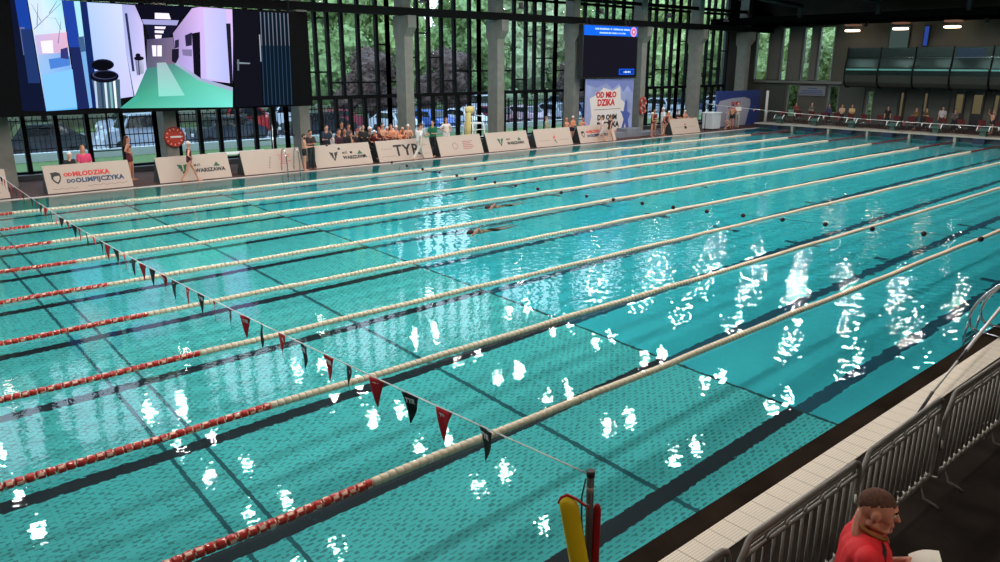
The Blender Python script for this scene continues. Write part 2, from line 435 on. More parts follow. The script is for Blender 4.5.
rt_ = empty('rescue_tube', (4.915, -.53, .03))
tag(rt_, 'yellow foam rescue tube with red strap leaning on the dark pole', 'rescue tube')
def tube_foam(top, bot, w, t, m, root):
    bm = bmesh.new(); top = Vector(top); bot = Vector(bot); d = (bot-top); L = d.length; d.normalize()
    side = _r_side; nrm = d.cross(side).normalized(); rings = []; ns = 16
    for j in range(15):
        s = (0, .003, .012, .03, .055, .09, .2, .5, .8, .91, .945, .97, .988, .997, 1)[j]; q_ = min(s, 1-s); a = math.sqrt(max(0, 1-(1-min(1, q_/.055))**2))
        a = max(a, .12); c = top+d*(L*s)
        rings.append([bm.verts.new(c+side*(w*a*math.copysign(abs(math.cos(2*PI*k/ns))**.7, math.cos(2*PI*k/ns)))+nrm*(t*a*math.copysign(abs(math.sin(2*PI*k/ns))**.7, math.sin(2*PI*k/ns)))) for k in range(ns)])
    for i in range(14):
        for k in range(ns):
            f = bm.faces.new((rings[i][k], rings[i][(k+1) % ns], rings[i+1][(k+1) % ns], rings[i+1][k])); f.smooth = True
    bm.faces.new(rings[0][::-1]); bm.faces.new(rings[-1])
    bmesh.ops.recalc_face_normals(bm, faces=bm.faces[:])
    return obj('foam', bm, m, root)
_r_side = Vector((.76, -.65, 0))
M_YEL = mat('yellow_foam', (250, 212, 22), .45, var=.04); M_STRAP = mat('red_strap', (175, 22, 28), .6)
tube_foam((-.02, .06, 1.255), (.02, -.25, .02), .072, .042, M_YEL, rt_)
bm = bmesh.new()
tube(bm, [(-.07, .10, 1.20), (-.055, .09, 1.245), (-.02, .06, 1.268), (.01, .0, 1.25), (.03, -.06, 1.225), (.035, -.11, 1.22)], .011, 6)
obj('strap', bm, M_STRAP, rt_)
bm = bmesh.new(); cyl(bm, (.035, -.09, 1.2), .012, .04, 8); obj('clip', bm, M_STEEL, rt_)
r2 = empty('rescue_tube', (5.045, -.62, .03)); tag(r2, 'slim red rescue tube hanging behind the dark pole', 'rescue tube')
tube_foam((.015, -.0, 1.2), (.015, .0, .1), .03, .024, mat('red_foam', (170, 25, 25), .5), r2)

# ---------------------------------------------------------------- steel ladders
def ladder(x, y0, dirn, label, h=.85, rail=.022):
    r = empty('pool_ladder', (x, y0, .02)); tag(r, label, 'ladder')
    for sx in (-.27, .27):
        bm = bmesh.new(); d = dirn
        pts = [(sx, -.42*d, 0), (sx, -.40*d, .3), (sx, -.36*d, .55)]
        for i in range(9):
            a = PI*i/8; pts.append((sx, (-.13-.22*math.cos(a))*d, .6+.22*math.sin(a)*(h-.6)/.22))
        pts += [(sx, .12*d, .3), (sx, .13*d, -.9)]
        tube(bm, pts, rail, 10); o = obj('rail', bm, M_STEEL, r)
    for z in (-.25, -.55, -.85):
        bm = bmesh.new(); box(bm, -.27, .27, .1*d, .17*d, z, z+.03) if d > 0 else box(bm, -.27, .27, .17*d, .1*d, z, z+.03)
        obj('step', bm, M_STEEL, r)
    return r
lr = empty('pool_ladder', (15.42, 0, 0)); tag(lr, 'stainless steel pool ladder at the near edge by the leaning pole', 'ladder')
for sx in (-.27, .27):
    bm = bmesh.new(); pr = [(-.5, .05), (-.37, .045), (-.08, .05), (.03, .08), (.09, .16), (.11, .27), (.08, .42), (.01, .58), (-.08, .72), (-.23, .90), (-.38, .99), (-.52, .99), (-.62, .9), (-.66, .7), (-.66, .03)]
    tube(bm, [(sx, a, b_) for a, b_ in pr], .023, 10); obj('rail', bm, M_STEEL, lr)
    bm = bmesh.new(); tube(bm, [(sx, .1, .2), (sx, .13, .02), (sx, .14, -1.1)], .02, 8); obj('stile', bm, M_STEEL, lr)
for z in (-.3, -.6, -.9): bm = bmesh.new(); box(bm, -.27, .27, .1, .17, z, z+.03); obj('step', bm, M_STEEL, lr)
ladder(15.3, 25.15, -1, 'white railed pool ladder at the far edge before a pale board', 1.0)
bm = bmesh.new(); tube(bm, [(11.2, -.66, .05), (11.75, -.60, .145)], .021, 8); 
root = empty('cleaning_pole', (0, 0, 0)); tag(root, 'long white pole with dark grip leaning across the overflow grating', 'pole')
obj('grip', bm, M_RUB, root)
e = Vector((11.75, -.60, .145)); t_ = on_y(1003, 304, -.14); 
bm = bmesh.new(); tube(bm, [e, e+(t_-e)*.3], .016, 8); obj('lower_section', bm, mat('grey_tube', (200, 195, 186), .4), root)
bm = bmesh.new(); tube(bm, [e+(t_-e)*.3, e+(t_-e)*.42], .02, 8); obj('joint', bm, M_RUB, root)
bm = bmesh.new(); tube(bm, [e+(t_-e)*.42, e+(t_-e)*1.15], .026, 8); obj('shaft', bm, M_WHITE, root)

# ---------------------------------------------------------------- crowd barriers
M_BAR = mat('barrier_zinc', (122, 116, 108), .5, .15, var=.15, vscale=12)
M_TIPB = mat('pale_zinc', (190, 184, 174), .5, .3)  # paler zinc, puts the light on the lower bar ends into colour
def barrier_parts():
    W, H = 1.86, 1.1; P = []
    bm = bmesh.new(); pts = [(0, 0, .24), (.02, 0, .21), (W-.02, 0, .21), (W, 0, .24), (W, 0, H-.1), (W-.03, 0, H-.03), (W-.09, 0, H), (.2, 0, H), (.15, 0, H-.02), (.02, 0, H-.22), (0, 0, H-.27)]
    tube(bm, pts, .024, 10, closed=True); P.append(('frame', newmesh('frame', bm, M_BAR), None))
    bm = bmesh.new(); tube(bm, [(.09, 0, H-.14), (W-.03, 0, H-.14)], .016, 8); tube(bm, [(.2, .0, H-.05), (W-.06, 0, H-.05)], .012, 8); P.append(('middle_rail', newmesh('middle_rail', bm, M_BAR), None))
    bm = bmesh.new(); n = 13
    for i in range(n):
        x = .1+(W-.2)*i/(n-1); 
        tube(bm, [(x, 0, .22), (x, 0, H-.15)], .0085, 6)
    bars = bm
    b2 = bmesh.new()
    for i in range(0, 6):
        x = .13+(W-.24)*i/6; tube(b2, [(x, 0, H-.135), (x+.03, 0, H-.1), (x+.06, 0, H-.092), (x+.22, 0, H-.092), (x+.25, 0, H-.075), (x+.27, 0, H-.05)], .011, 6)
    P.append(('spacer_wires', newmesh('spacer_wires', b2, M_BAR), None)); bars.free()
    b3 = bmesh.new(); tube(b3, [(0, 0, .225), (0, 0, H-.15)], .0135, 8); barm = newmesh('bar', b3, M_BAR)
    b4 = bmesh.new(); tube(b4, [(0, 0, .225), (0, 0, .28)], .0185, 6); capm = newmesh('bar_lit_end', b4, M_TIPB)  # pale sleeve paints the lit bottom end of a bar
    for i in range(n): P.append(('bar', barm, (.1+(W-.2)*i/(n-1), 0, 0)))
    f = bmesh.new(); tube(f, [(0, -.2, .014), (0, -.15, .04), (0, -.05, .06), (0, 0, .21), (0, .05, .06), (0, .15, .04), (0, .2, .014)], .014, 8)
    fm = newmesh('foot', f, M_BAR)
    for x in (.25, W-.25): P.append(('foot', fm, (x, 0, 0)))
    h = bmesh.new(); tube(h, [(0, 0, H*.55), (-.04, -.02, H*.55+.02), (-.05, -.03, H*.55-.05), (0, -.02, H*.55-.07)], .012, 6)
    hm = newmesh('hook', h, M_TIPB); P.append(('hook', hm, (0, 0, 0))); P.append(('hook', hm, (W, 0, .15)))
    return P, capm
BP, CAPM = barrier_parts()
names = ['leftmost and cut by the bottom edge of the picture', 'beside the man in the red shirt', 'just right of the man in red', 'third before the right edge', 'second before the right edge, small', 'far one next to the steel ladder', 'beyond the ladder', 'most distant']
for i in range(7):
    r = empty('crowd_barrier', (3.63+1.905*i, -1.5+random.uniform(-.02, .02), .02), random.uniform(-.012, .012))
    tag(r, 'grey metal crowd barrier, ' + names[i], 'barrier', 'crowd barriers along the near deck')
    for n_, me, loc in BP:
        o = link(n_, me, r, loc=loc)
        if n_ == 'bar': link('lit_end', CAPM, o)

# ---------------------------------------------------------------- hall shell
WY = 30.0; HZ = 12.0
M_WALLD = mat('dark_wall_panel', (56, 58, 58), .7, var=.08); M_CEIL = mat('dark_ceiling', (12, 12, 14), .9)
bm = bmesh.new(); box(bm, -8.3, 57.3, -9.3, WY+.3, HZ, HZ+.3); struct('ceiling', bm, M_CEIL)
bm = bmesh.new(); box(bm, -8.3, 57.3, -9.3, -9, -.3, HZ); struct('wall_near', bm, mat('near_wall', (95, 92, 88), .8))
bm = bmesh.new(); box(bm, -8.3, -8, -9, WY+.3, -.3, HZ); struct('wall_left', bm, M_WALLD)
COLX = [0.05+5.85*i for i in range(-1, 10)]
COLX = [5.9-5.85*2, 5.9-5.85, 5.9, 11.65, 17.5, 23.2, 29.1, 35.0, 41.1, 47.1, 53.0]
CYF = 28.1
for i, x in enumerate(COLX):
    bm = bmesh.new(); w = .24
    prof = [(CYF, 0), (CYF, 5.55), (CYF-.35, 5.95), (CYF-.35, 6.5), (CYF+.95, 6.5), (CYF+.95, 5.7), (CYF+.8, 5.4), (CYF+.8, 0)]
    prism(bm, [(x-w, a, b) for a, b in prof], (2*w, 0, 0))
    box(bm, x-w, x+w, CYF+.1, CYF+.8, 6.5, HZ)
    bmesh.ops.recalc_face_normals(bm, faces=bm.faces[:])
    struct('column', bm, M_CONC)
bm = bmesh.new(); box(bm, -8, 57, CYF-.1, CYF+.35, 6.5, 6.86); box(bm, -8, 57, CYF+.2, CYF+.4, 7.75, 7.95); struct('beam_longitudinal', bm, M_BLACK)
for i, x in enumerate(COLX):
    bm = bmesh.new()
    box(bm, x-.18, x+.18, -9, WY, 8.9, 9.05); box(bm, x-.18, x+.18, -9, WY, 10.6, 10.8)
    n = 18
    for k in range(n):
        ya = -9+39*k/n; yb = -9+39*(k+1)/n
        tube(bm, [(x, ya, 9.0 if k % 2 else 10.7), (x, yb, 10.7 if k % 2 else 9.0)], .07, 6)
    struct('beam_roof_truss', bm, M_DARK)
bm = bmesh.new()                                # service soffit and ducts near the end wall
box(bm, 50.5, 57, 2, WY-.2, 6.95, 7.35); struct('ceiling_end_soffit', bm, mat('soffit', (9, 9, 11), .9, spec=0))
bm = bmesh.new()
for yy in (8, 13, 18, 23): tube(bm, [(44, yy, 8.2), (50.5, yy, 7.9), (50.5, yy, 7.2)], .16, 8)
struct('trim_service_ducts', bm, M_DARK)

# window wall ---------------------------------------------------------------
def glass_material():
    m = bpy.data.materials.new('window_glass'); m.use_nodes = True; nt = m.node_tree; N = nt.nodes; L = nt.links; N.clear()
    out = N.new('ShaderNodeOutputMaterial'); mix = N.new('ShaderNodeMixShader'); fr = N.new('ShaderNodeFresnel'); fr.inputs[0].default_value = 1.45
    t = N.new('ShaderNodeBsdfTransparent'); t.inputs[0].default_value = (.54, .60, .60, 1); g = N.new('ShaderNodeBsdfGlossy'); g.inputs['Roughness'].default_value = .02
    L.new(fr.outputs[0], mix.inputs[0]); L.new(t.outputs[0], mix.inputs[1]); L.new(g.outputs[0], mix.inputs[2]); L.new(mix.outputs[0], out.inputs[0]); return m
M_GLASS = glass_material()
rw = random.Random(11)
for i in range(len(COLX)-1):
    xa, xb = COLX[i], COLX[i+1]; fb = bmesh.new()
    zb, zt, z1 = .02, 11.9, 2.72
    box(fb, xa, xb, WY-.08, WY+.14, zb, .30)                 # sill
    box(fb, xa, xb, WY-.2, WY+.1, z1-.09, z1+.09)            # transom
    box(fb, xa, xb, WY-.1, WY+.1, 6.62, 6.95); box(fb, xa, xb, WY-.08, WY+.08, 7.7, 7.85); box(fb, xa, xb, WY-.1, WY+.1, zt-.1, zt+.1)
    n = 7 if i > 2 else 6; xs = []
    for k in range(n+1):
        xx = xa+(xb-xa)*k/n + (rw.uniform(-.17, .17) if 0 < k < n else 0); xs.append(xx)
        box(fb, xx-.075, xx+.075, WY-.16, WY+.05, z1, zt)
    xl = [xa+(xb-xa)*t for t in ((0, .17, .36, .55, .77, 1) if i < 3 else (0, .15, .31, .46, .6, .74, .88, 1))]
    for xx in xl: box(fb, xx-.08, xx+.08, WY-.16, WY+.05, .3, z1)
    for k in range(n):
        z = rw.choice((3.4, 3.9, 4.6, 5.2, 5.8)); box(fb, xs[k], xs[k+1], WY-.04, WY+.03, z-.04, z+.04)
    for k in range(len(xl)-1):
        z = rw.choice((.9, 1.2, 1.5, 1.9, 2.2)); box(fb, xl[k], xl[k+1], WY-.03, WY+.03, z-.02, z+.02)
    w = struct('window_%d' % (i+1), fb, M_BLACK)
    pb = bmesh.new(); poly(pb, [(xa, WY, .3), (xb, WY, .3), (xb, WY, zt), (xa, WY, zt)]); obj('pane', pb, M_GLASS, w)
bm = bmesh.new(); box(bm, 53.0, 57.3, WY-.1, WY+.3, -.3, HZ); box(bm, -8.3, COLX[0], WY-.1, WY+.3, -.3, HZ); struct('wall_far_corners', bm, M_WALLD)
bm = bmesh.new(); box(bm, -6, 57, WY-.5, WY-.13, .015, .22); struct('trim_window_plinth', bm, mat('plinth', (52, 54, 60), .5))

# end wall (right) ------------------------------------------------------------
XW = 56.2
M_WP = mat('end_panel', (88, 88, 80), .75, var=.08, vscale=1.2); M_WP2 = mat('end_panel_dark', (52, 62, 58), .7)
bm = bmesh.new()
wins = [(29.45, 28.35, 3.1, 6.85), (27.3, 26.75, 3.1, 6.85), (25.6, 25.0, 3.1, 6.85), (24.4, 23.3, 3.1, 6.85), (26.5, 25.6, .5, 2.8), (23.35, 22.55, .9, 2.8), (20.5, 20.1, .5, 2.5)]
# wall built as strips around the openings
ys_ = sorted({WY, 2.0} | {a for w in wins for a in w[:2]})
for a, b in zip(ys_[:-1], ys_[1:]):
    mid = (a+b)/2; ops = sorted([(w[2], w[3]) for w in wins if w[1] < mid < w[0]]); z = -.3
    for o0, o1 in ops:
        if o0 > z: box(bm, XW, XW+.3, a, b, z, o0)
        z = o1
    box(bm, XW, XW+.3, a, b, z, HZ)
box(bm, XW, XW+.3, -9, 2, .3, HZ)
struct('wall_end', bm, M_WP)
for k, w in enumerate(wins):
    fb = bmesh.new(); t = .05
    box(fb, XW-.04, XW+.12, w[1], w[1]+t, w[2], w[3]); box(fb, XW-.04, XW+.12, w[0]-t, w[0], w[2], w[3])
    box(fb, XW-.04, XW+.12, w[1], w[0], w[2], w[2]+t); box(fb, XW-.04, XW+.12, w[1], w[0], w[3]-t, w[3])
    o = struct('window_%d' % (k+20), fb, mat('grey_frame', (130, 135, 132), .5))
    pb = bmesh.new(); poly(pb, [(XW+.05, w[1], w[2]), (XW+.05, w[0], w[2]), (XW+.05, w[0], w[3]), (XW+.05, w[1], w[3])]); obj('pane', pb, M_GLASS, o)
bm = bmesh.new()
for (ya, yb) in ((28.25, 27.4), (26.65, 25.7), (24.95, 24.5)): box(bm, XW-.12, XW, yb, ya, 3.15, 6.85)
struct('trim_upper_panels', bm, mat('upper_panel', (104, 104, 98), .7))
bm = bmesh.new(); box(bm, XW-.3, XW, 22.3, 29.2, 2.92, 3.08); struct('trim_ledge', bm, mat('ledge', (120, 126, 122), .5))
bm = bmesh.new()
for (ya, yb) in ((28.4, 26.7), (22.4, 20.7), (20.0, 18.4), (17.8, 15.2)): box(bm, XW-.1, XW, yb, ya, .3, 2.8)
struct('trim_lower_panels', bm, mat('lower_panel', (72, 78, 74), .65))
for k, (ya, yb, m, lab) in enumerate(((18.3, 17.95, 'x', 0), (16.8, 16.45, 'x', 0), (14.9, 14.3, 'x', 0), (13.9, 13.2, 'x', 0), (12.7, 12.3, 'x', 0))):
    fb = bmesh.new(); box(fb, XW-.12, XW-.02, yb, ya, .3, 2.75)
    d = struct('door_%d' % (k+1), fb, mat('dark_door', (20, 22, 26), .4))
    pb = bmesh.new(); box(pb, XW-.135, XW-.12, yb+.12, ya-.1, 1.3 if k else .9, 2.45); obj('lit_pane', pb, glow('lit_pane', (120, 110, 80), .55), d)
# notice board with blue lines
nb = empty('notice_board', (XW-.12, 24.45, 2.1)); tag(nb, 'pale grey notice board with blue lines on the end wall', 'notice board')
bm = bmesh.new(); box(bm, -.03, 0, -.95, 1.05, -.05, .65); obj('board', bm, mat('notice_grey', (130, 134, 142), .5), nb)
bm = bmesh.new(); box(bm, -.036, -.031, -.7, .85, .28, .33); box(bm, -.036, -.031, -.8, .95, .17, .21); box(bm, -.036, -.031, -.8, .95, .06, .1); box(bm, -.036, -.031, -.3, .4, .45, .5); obj('print', bm, mat('notice_blue', (60, 80, 140), .5), nb)
# balcony ----------------------------------------------------------------------
bal = empty('balcony', (53.4, 0, 3.4)); tag(bal, 'long glazed balcony with rounded end high on the dark end wall', 'balcony')
M_BGL = mat('balcony_glass', (70, 130, 128), .12, spec=.6)
bm = bmesh.new(); box(bm, 0, XW-53.4, 2, 20.9, -.25, .0); obj('floor_slab', bm, M_DARK, bal)
def pan_mat():
    m = bpy.data.materials.new('smoked_glass'); m.use_nodes = True; nt = m.node_tree; N = nt.nodes; L = nt.links; N.clear()
    out = N.new('ShaderNodeOutputMaterial'); mix = N.new('ShaderNodeMixShader'); mix.inputs[0].default_value = .05
    t = N.new('ShaderNodeBsdfTransparent'); t.inputs[0].default_value = (.42, .52, .50, 1); g = N.new('ShaderNodeBsdfGlossy'); g.inputs['Roughness'].default_value = .2
    g.inputs['Color'].default_value = (.25, .4, .4, 1)
    L.new(t.outputs[0], mix.inputs[1]); L.new(g.outputs[0], mix.inputs[2]); L.new(mix.outputs[0], out.inputs[0]); return m
M_SMOKE = pan_mat()
yb_ = [20.9-2.15*k for k in range(9)]
for k in range(8):
    y1, y0 = yb_[k]-.05, yb_[k+1]+.05
    bm = bmesh.new(); prof = [(-.02, 1.9), (-.05, 1.2), (-.16, .7), (-.18, .2), (-.08, -.25), (.15, -.5), (.5, -.58)]
    for (a, b) in list(zip(prof[:-1], prof[1:]))[:3]: prism(bm, [(a[0], y0, a[1]), (b[0], y0, b[1]), (b[0]+.02, y0, b[1]), (a[0]+.02, y0, a[1])], (0, y1-y0, 0))
    obj('glass_panel', bm, M_SMOKE, bal)
    bm = bmesh.new()
    for (a, b) in list(zip(prof[:-1], prof[1:]))[3:]: prism(bm, [(a[0], y0, a[1]), (b[0], y0, b[1]), (b[0]+.02, y0, b[1]), (a[0]+.02, y0, a[1])], (0, y1-y0, 0))
    obj('apron', bm, mat('balcony_apron', (52, 54, 48), .8), bal)
    bm = bmesh.new(); tube(bm, [(-.2, y0+.03, .55), (-.2, y1-.03, .55)], .05, 8); obj('light_strip', bm, mat('strip_teal', (110, 175, 168), .3, emit=.28), bal)
for k in range(9):
    bm = bmesh.new(); y = yb_[k]; tube(bm, [(-.02, y, 1.95), (-.06, y, 1.2), (-.2, y, .7), (-.22, y, .2), (-.12, y, -.28), (.15, y, -.55), (.6, y, -.62)], .05, 8); obj('rib', bm, M_BLACK, bal)
bm = bmesh.new(); tube(bm, [(-.04, 3.4, 1.3), (-.04, 20.9, 1.3)], .03, 8); obj('handrail', bm, M_STEEL, bal)
# ring lamps above the balcony
for k, (px, py) in enumerate(((852, 30), (900, 28), (952, 26))):
    p = on_x(px, py, 55.0); lab = ('left', 'middle', 'right')[k]
    r = empty('ring_lamp', p); tag(r, 'glowing ring shaped ceiling lamp over the balcony, %s of three' % lab, 'lamp', 'ring lamps over the balcony')
    bm = bmesh.new(); tube(bm, [(.42*math.cos(a*PI/12), .42*math.sin(a*PI/12), 0) for a in range(24)], .06, 8, closed=True); obj('ring', bm, glow('ring_glow', (255, 225, 190), 6), r)
    bm = bmesh.new(); box(bm, -.4, .4, -.4, .4, .3, .4); obj('mount', bm, glow('mount', (150, 110, 90), .5), r)
    bm = bmesh.new(); tube(bm, [(0, 0, .35), (0, 0, 6.95-p.z if 6.95-p.z > .4 else .5)], .03, 6); obj('stem', bm, M_DARK, r)
# things glowing behind the balcony glass
def lit_box(name, label, cat, y0, y1, z0, z1, rgb, s, x=56.0):
    r = empty(name, (x, (y0+y1)/2, z0)); tag(r, label, cat)
    bm = bmesh.new(); box(bm, 0, .1, (y0-y1)/2, (y1-y0)/2, 0, z1-z0); obj('casing', bm, M_DARK, r)
    bm = bmesh.new(); box(bm, -.012, -.002, (y0-y1)/2+.05, (y1-y0)/2-.05, .05, z1-z0-.05); obj('screen', bm, glow(name+'_glow%d' % (x*10), rgb, s), r)
lit_box('display_screen', 'dim blue display behind the balcony glass', 'screen', 13.6, 15.2, 4.6, 5.3, (40, 50, 130), .5)
lit_box('light_column', 'narrow blue and white light column above the balcony', 'lamp', 17.0, 17.35, 5.4, 6.7, (50, 80, 170), .7)
lit_box('blue_lamp', 'oval blue lamp glow at the right end of balcony', 'lamp', 11.9, 12.5, 5.3, 6.0, (50, 60, 170), .6)
lit_box('lit_doorway', 'pale lit doorway panel behind the middle ring lamp', 'door', 18.2, 19.5, 5.2, 6.75, (85, 105, 100), .5)

# ---------------------------------------------------------------- starting blocks
M_BLK = mat('block_green', (62, 92, 84), .6); M_BLKP = mat('block_post', (24, 40, 66), .4)
for k in range(10):
    y = 1.25+2.5*k
    r = empty('starting_block', (50.55, y, .39)); where = ['nearest the near side', 'second from near side', 'third from near side', 'fourth from near side', 'sixth from the far side, by right edge', 'fifth from the far side', 'fourth from the far side', 'third from the far side', 'second from the far side', 'closest to the far side'][k]
    tag(r, 'starting block with green slanted top, ' + where, 'starting block', 'starting blocks on the end slab')
    bm = bmesh.new(); box(bm, -.12, .22, -.16, .16, 0, .3); obj('pedestal', bm, M_BLK, r)
    bm = bmesh.new(); prism(bm, [(-.3, -.27, .3), (.4, -.27, .42), (.4, -.27, .47), (-.3, -.27, .35)], (0, .54, 0)); bmesh.ops.recalc_face_normals(bm, faces=bm.faces[:]); obj('platform', bm, M_BLK, r)
    bm = bmesh.new(); prism(bm, [(.25, -.25, .46), (.4, -.25, .6), (.43, -.25, .58), (.3, -.25, .44)], (0, .5, 0)); bmesh.ops.recalc_face_normals(bm, faces=bm.faces[:]); obj('kick_plate', bm, M_DARK, r)
    for sy in (-.31, .31):
        bm = bmesh.new(); tube(bm, [(-.22, sy, .3), (-.12, sy, .5), (.02, sy, .56)], .028, 8); obj('side_handle', bm, M_WHITE, r)
    bm = bmesh.new(); box(bm, -.58, -.565, -.3, .3, -.42, -.1); obj('touch_post', bm, M_BLKP, r)
# red chairs behind the blocks
def chair_parts(m):
    P = []
    bm = bmesh.new(); box(bm, -.21, .21, -.22, .22, .43, .46); bmesh.ops.bevel(bm, geom=bm.edges[:], offset=.01, segments=2); P.append(('seat', newmesh('seat', bm, m)))
    bm = bmesh.new(); prism(bm, [(.19, -.21, .5), (.27, -.21, .86), (.29, -.21, .86), (.21, -.21, .5)], (0, .42, 0)); bmesh.ops.recalc_face_normals(bm, faces=bm.faces[:]); P.append(('backrest', newmesh('backrest', bm, m)))
    for sx in (-1, 1):
        for sy in (-1, 1):
            bm = bmesh.new(); tube(bm, [(sx*.18, sy*.19, .44), (sx*.22, sy*.22, 0)], .012, 6); P.append(('leg', newmesh('leg', bm, M_STEEL)))
    return P
CHP = chair_parts(mat('red_plastic', (84, 26, 28), .6))
for k in range(16):
    r = empty('plastic_chair', (52.6+.05*(k % 3), 10.2+.95*k+random.uniform(-.1, .1), .3), random.uniform(-.1, .1)+PI)
    tag(r, 'dark red plastic chair in the row behind the starting blocks', 'chair', 'red chairs behind the starting blocks')
    for n_, me in CHP: link(n_, me, r)

# ---------------------------------------------------------------- advertising boards along the far edge
BY = 25.52; BH = .93; BL = .36
def board(x0, x1, label, h=BH):
    w = x1-x0; r = empty('advertising_board', ((x0+x1)/2, BY, .017)); tag(r, label, 'advertising board', 'advertising boards along the far pool edge')
    bm = bmesh.new(); prism(bm, [(-w/2, 0, .02), (-w/2, BL, h), (-w/2, BL+.03, h), (-w/2, .03, .02)], (w, 0, 0)); bmesh.ops.recalc_face_normals(bm, faces=bm.faces[:]); obj('panel', bm, M_BOARD, r)
    for s in (-1, 1):
        bm = bmesh.new(); x = s*(w/2-.02); prism(bm, [(x-.01, .035, .01), (x-.01, BL+.03, h-.02), (x-.01, BL+.42, .01)], (.02, 0, 0)); bmesh.ops.recalc_face_normals(bm, faces=bm.faces[:]); obj('side_gusset', bm, M_BOARDSIDE, r)
    up = Vector((0, BL, h-.02)).normalized(); ex = Vector((1, 0, 0)); nn = ex.cross(up)
    base = Vector((0, 0, .02))
    def F(u, v, off=.004):       # point on the panel: u along, v up the slope (metres)
        p = base+ex*u+up*v+nn*off
        return Matrix(((ex.x, up.x, nn.x, p.x), (ex.y, up.y, nn.y, p.y), (ex.z, up.z, nn.z, p.z), (0, 0, 0, 1)))
    return r, F
def wave(r, F, u0, u1, v, m=M_WAVE, amp=.025, per=.26, th=.016):
    bm = bmesh.new(); n = int((u1-u0)/.03); prev = None
    for i in range(n+1):
        u = u0+(u1-u0)*i/n; a = v+amp*abs(math.sin(PI*u/per))*1.6
        p = F(u, a) @ Vector((0, 0, 0)); q = F(u, a+th) @ Vector((0, 0, 0)); cur = (bm.verts.new(p), bm.verts.new(q))
        if prev: bm.faces.new((prev[0], cur[0], cur[1], prev[1]))
        prev = cur
    obj('wave_line', bm, m, r)
def shape(r, F, pts, m, name='emblem'):
    bm = bmesh.new(); bm.faces.new([bm.verts.new(F(u, v, .005) @ Vector((0, 0, 0))) for u, v in pts])
    bm.normal_update(); bmesh.ops.triangulate(bm, faces=bm.faces[:]); return obj(name, bm, m, r)
def lion(r, F, u, v, s=1.0):      # small shield-like head emblem, dark outline on pale
    shape(r, F, [(u-.13*s, v+.14*s), (u-.16*s, v+.2*s), (u+.02*s, v+.23*s), (u+.13*s, v+.18*s), (u+.15*s, v+.05*s), (u+.1*s, v-.1*s), (u+.02*s, v-.18*s), (u-.08*s, v-.1*s), (u-.14*s, v+.02*s)], M_INK)
    bm = bmesh.new(); bm.faces.new([bm.verts.new(F(a, b, .008) @ Vector((0, 0, 0))) for a, b in [(u-.05*s, v+.08*s), (u+.1*s, v+.1*s), (u+.11*s, v+.03*s), (u+.06*s, v-.08*s), (u+.01*s, v-.12*s), (u-.05*s, v-.06*s), (u-.09*s, v+.02*s)]]); obj('emblem_face', bm, M_BOARD, r)
def warsaw(r, F, u0, eagle=True):
    # shield-like eagle mark, small tree mark and the city name
    for sx in (-1, 1):
        shape(r, F, [(u0+sx*.03, .62), (u0+sx*.2, .66), (u0+sx*.2, .6), (u0+sx*.16, .58), (u0+sx*.17, .5), (u0+sx*.12, .5), (u0+sx*.1, .4), (u0+sx*.02, .34)] if sx > 0 else [(u0+sx*.02, .34), (u0+sx*.1, .4), (u0+sx*.12, .5), (u0+sx*.17, .5), (u0+sx*.16, .58), (u0+sx*.2, .6), (u0+sx*.2, .66), (u0+sx*.03, .62)], M_GREEN if eagle else M_INK, 'eagle_wing')
    shape(r, F, [(u0-.05, .28), (u0+.05, .28), (u0+.03, .38), (u0-.03, .38)], M_INK, 'eagle_tail')
    text('lettering', 'WARSZAWA', .2, M_INK, r, F(u0+1.0, .3), .008)
    text('lettering', 'M.ST.', .12, M_INK, r, F(u0+.55, .54), .002)
    shape(r, F, [(u0+1.15, .5), (u0+1.3, .48), (u0+1.42, .5), (u0+1.34, .57), (u0+1.28, .66), (u0+1.2, .56)], M_GREEN, 'tree_mark')
def slogan(r, F, u, sc=1.0):
    text('lettering', 'OD', .18*sc, M_RED, r, F(u-.04, .56), .009, align='LEFT')
    text('lettering', 'MŁODZIKA', .24*sc, M_RED, r, F(u+.26*sc, .55), .010, align='LEFT', space=1.06)
    text('lettering', 'DO', .18*sc, M_NAVY, r, F(u+.02*sc, .33), .009, align='LEFT')
    text('lettering', 'OLIMPIJCZYKA', .24*sc, M_NAVY, r, F(u+.32*sc, .32), .010, align='LEFT', space=1.06)
b, F = board(3.2, 5.45, 'pale board cut by the left edge of the picture with wavy lines'); wave(b, F, -.9, .9, .15); wave(b, F, -.2, 1.0, .45)
b, F = board(6.55, 9.28, 'pale board with red and navy slogan and dark head emblem, leftmost of two such'); lion(b, F, -1.02, .5, 1.05); slogan(b, F, -.74, .93); wave(b, F, -1.2, -.4, .1); wave(b, F, -.1, 1.2, .14)
b, F = board(10.22, 12.93, 'pale board with green eagle and city name, behind the walking girl in maroon swimsuit'); warsaw(b, F, -.42)
b, F = board(13.45, 15.98, 'pale board with faint grey mark and small red lines, behind the far ladder')
for k in range(5): shape(b, F, [(-.22+.03*k, .2+.1*k), (-.12+.03*k, .24+.1*k), (-.2+.03*k, .26+.1*k)], M_WAVE, 'grain_mark')
for k, (a, c) in enumerate(((.25, .8), (.3, .8), (.3, .65), (.35, .8), (.3, .6))): shape(b, F, [(a, .7-.09*k), (c, .7-.09*k), (c, .72-.09*k), (a, .72-.09*k)], M_RED, 'red_line')
b, F = board(16.6, 19.35, 'pale board with city name in front of the dark clothed spectators'); warsaw(b, F, -.45, False)
b, F = board(19.7, 22.65, 'pale board with large black three letter mark and wavy lines'); text('lettering', 'TYR', .72, M_INK, b, F(.1, .24), .014, space=1.12)
wave(b, F, -1.3, -.5, .2); wave(b, F, .6, 1.35, .2); wave(b, F, -1.3, -.7, .55); wave(b, F, .7, 1.3, .62)
b, F = board(23.1, 25.75, 'pale board with a round crest and short red text lines')
